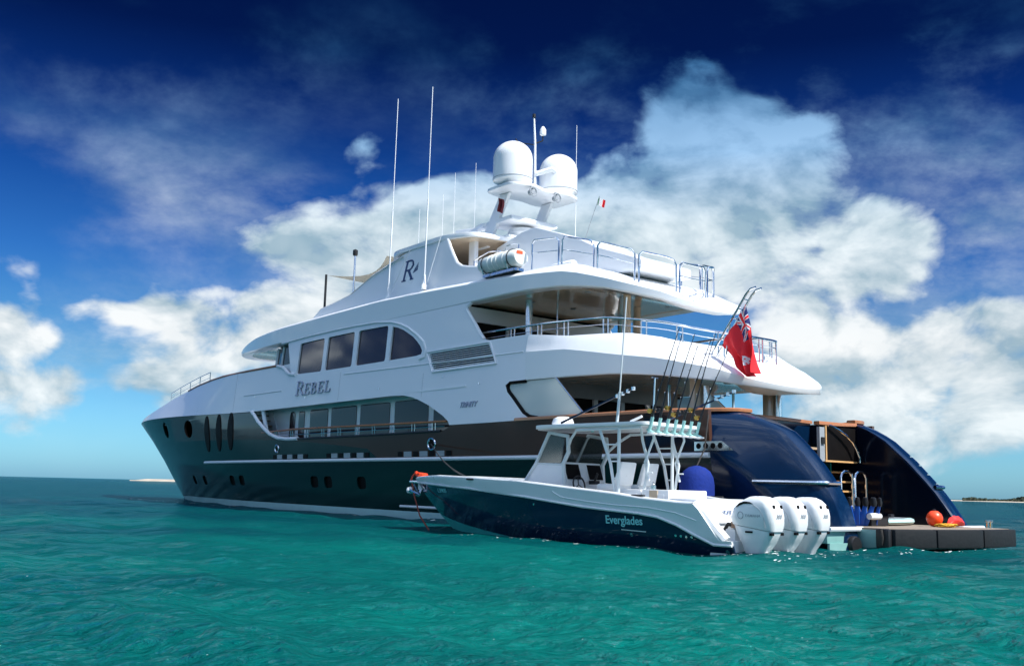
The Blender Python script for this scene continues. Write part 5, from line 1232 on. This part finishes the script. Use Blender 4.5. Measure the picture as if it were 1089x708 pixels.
# gear on the swimming platform
def fins(x, y, rz_, label, n):
    g = thing('swim_fins', label, 'swim fins', yw(x, y, .505), YR + rz_, 'blue swim fins on the swim platform')
    rng = random.Random(n)
    for k in range(n):
        a = -.35 + .7*k/max(1, n-1); 
        MB().hexa([(-.09+a*.6, -.05+k*.05, 0), (.09+a*.6, -.05+k*.05, 0), (.09+a*.6, -.01+k*.05, 0), (-.09+a*.6, -.01+k*.05, 0), (-.05+a*1.3, -.04+k*.06, .52), (.06+a*1.3, -.04+k*.06, .52), (.06+a*1.3, 0+k*.06, .50), (-.05+a*1.3, 0+k*.06, .50)]).build('fin_blade', 'blue', g, bevel=.01)
        MB().lathe([(0, .50), (.06, .51), (.075, .60), (.05, .72), (0, .74)], (a*1.38, -.02+k*.06, 0), 10, sy=.7).build('foot_pocket', 'black', g)
fins(2.35, 1.30, .3, 'bundle of blue swim fins left of the black basket, nearer the outboards', 6)
fins(2.3, .78, -.4, 'bundle of blue swim fins standing in the black basket', 5)
bk = thing('crate', 'black mesh basket on the swim platform holding blue fins', 'basket', yw(2.2, .72, .505), YR)
b_ = MB(); 
for (x0, x1, y0, y1) in ((-.2, -.18, -.4, .4), (.18, .2, -.4, .4), (-.2, .2, -.4, -.38), (-.2, .2, .38, .4)): b_.box(x0, x1, y0, y1, 0, .22)
b_.box(-.2, .2, -.4, .4, 0, .02); b_.build('basket_shell', 'black', bk)
MB().tube([(-.2, -.4, .23), (.2, -.4, .23), (.2, .4, .23), (-.2, .4, .23)], .02, 6, closed=True).build('basket_rim', 'dark', bk)
bd = thing('paddle_board', 'pale grey-green paddle board lying across the swim platform edge', 'paddle board', yw(2.45, -.55, .60), YR + R(96))
rg = []
for k in range(15):
    x = -1.2 + 2.4*k/14; w = .34*(1-abs(x/1.22)**2.6)**.6+.01; rg.append([(x, -w, 0), (x, -w*.9, .07), (x, 0, .10), (x, w*.9, .07), (x, w, 0), (x, w*.8, -.05), (x, 0, -.07), (x, -w*.8, -.05)])
MB().loft(rg).build('board', 'boot', bd)
MB().box(-.5, .6, -.22, .22, .095, .11).build('deck_pad', 'grey', bd)
MB().box(-.1, .1, -.05, .05, .11, .2).build('board_handle', 'black', bd, bevel=.02)
cu = thing('seat_cushion', 'tan round-edged cushion lying by the stair foot on the platform', 'cushion', yw(3.0, -.25, .505), YR)
MB().box(-.3, .3, -.45, .45, 0, .13).build('cushion_cover', 'tan', cu, bevel=.05)
cu = thing('towel_roll', 'white rolled towel beside the blue fins on the platform', 'towel', yw(1.95, 1.05, .505), YR)
MB().lathe([(0, -.25), (.08, -.24), (.09, 0), (.08, .24), (0, .25)], (0, 0, .25), 12, axis='y').build('towel', 'twhite', cu)
fb_ = thing('float_buoy', 'round bright orange float on the platform by the starboard quarter', 'float', yw(1.45, -1.0, .505), YR)
MB().lathe([(0, .0), (.10, .016), (.17, .08), (.21, .18), (.21, .25), (.18, .33), (.10, .41), (0, .43)], (0, 0, 0), 24).build('buoy_ball', 'orange', fb_)
MB().lathe([(0, .41), (.04, .41), (.04, .46), (0, .47)], (0, 0, 0), 10).build('buoy_eye', 'black', fb_)
rf = thing('deflated_float', 'crumpled red float lying right of the orange ball float', 'float', yw(1.15, -1.52, .505), YR)
rg = []
for k in range(13):
    u = k/12; y = -.36 + .72*u; r0 = .14*math.sin(math.pi*min(.97, max(.03, u)))**.5
    rg.append([(r0*math.cos(a)*(1.2+.2*math.sin(5*u+2*a)), y, .02+max(0, r0*(1+math.sin(a))*(.85+.2*math.sin(7*u+3*a)))) for a in [2*math.pi*q/14 for q in range(14)]])
MB().loft(rg).build('float_skin', 'red', rf)
yr = thing('yellow_line', 'heap of yellow rope beneath the orange ball float', 'rope', yw(1.05, -.85, .505), YR)
pts = [(.22*math.cos(t*2.3)*(.4+.6*math.sin(t*.37)**2) + .08*math.sin(t*5), .36*math.sin(t*1.7)*(.6+.4*math.sin(t*.61)), .025+.03*(1+math.sin(t*3.1))) for t in [k*.22 for k in range(150)]]
MB().tube(pts, .018, 5).build('rope_coil', 'yellow', yr)
# lines
ml_ = thing('mooring_line', 'dark mooring line from the yacht hawse down to the tender bow', 'rope', yw(18.4, 3.97, 2.81), YR)
p0 = Vector(yw(18.4, 3.97, 2.81)); p1 = Vector(tw(8.6, 1.2, 1.52))
inv = (Matrix.Translation(p0) @ Matrix.Rotation(YR, 4, 'Z')).inverted()
MB().tube([inv @ (p0.lerp(p1, k/12) - Vector((0, 0, .18*math.sin(math.pi*k/12)))) for k in range(13)], .022, 6).build('line', 'rope', ml_)
al_ = thing('anchor_line', 'red-brown line running from the tender bow roller into the water', 'rope', tw(12.35, .05, 1.38), TR)
MB().tube([(0, 0, 0), (-.25, .1, -.4), (-.85, .35, -1.0), (-1.7, .55, -1.55)], .024, 6).build('line', 'redrope', al_)
ol = thing('coiled_line', 'orange coiled line on the tip of the tender bow', 'rope', tw(11.95, .0, 1.54), TR)
pts = [(.20*math.cos(t)+.05*math.sin(3*t), .10*math.sin(t)+.03*math.cos(5*t), .02+.0035*t+.015*math.sin(2.3*t)) for t in [k*.4 for k in range(42)]] + [(.3, 0, .12), (.42, .02, .0), (.46, .04, -.12)]
MB().tube(pts, .025, 6).build('rope_coil', 'orange', ol)
MB().lathe([(0, 0), (.05, .01), (.06, .05), (.045, .10), (0, .115)], (.26, 0, .05), 14).build('small_float', 'orange', ol)

# ================================================================ flecks of foam lapping at the hulls
def foam():
    rng = random.Random(11); sea = bpy.data.objects['sea']
    bpy.context.view_layer.update()
    mb = MB().mat('foam'); spots = []
    for k in range(150): spots.append(tw(rng.uniform(-.3, 8.5), 1.55 + abs(rng.gauss(0, .35)), 0))
    for k in range(120): spots.append(tw(rng.uniform(-1.6, .2), rng.uniform(-1.6, 1.9), 0))
    for k in range(110): spots.append(yw(rng.uniform(-.6, .1) if k % 2 else rng.uniform(-.4, 1.6), rng.uniform(-2.4, 3.9), 0))
    for k in range(90): spots.append(yw(rng.uniform(16, 54), 3.6 + abs(rng.gauss(0, .3)), 0))
    for k in range(170):
        d = rng.uniform(4.5, 24); a = R(rng.uniform(-27, 27)); spots.append((d*math.sin(a), d*math.cos(a), 0))
    for i, (x, y, _) in enumerate(spots):
        ok, p, n, f = sea.ray_cast(Vector((x, y, 3)), Vector((0, 0, -1)))
        if not ok: continue
        d = math.hypot(x, y); s = (.008 + .016*rng.random()**2)*(1 if i < 470 else .35)*max(.35, d/22)*1.5
        t1 = n.orthogonal().normalized(); t2 = n.cross(t1); m = rng.randint(5, 8); el = rng.uniform(.5, 2.6)
        ring = [p + n*.006 + (t1*math.cos(2*math.pi*q/m)*el + t2*math.sin(2*math.pi*q/m))*s*rng.uniform(.5, 1.2) for q in range(m)]
        mb.add([tuple(q) for q in ring], [tuple(range(m))])
    o = mb.build('foam_flecks', None, None, smooth=False); tag(o, kind='stuff')
foam()
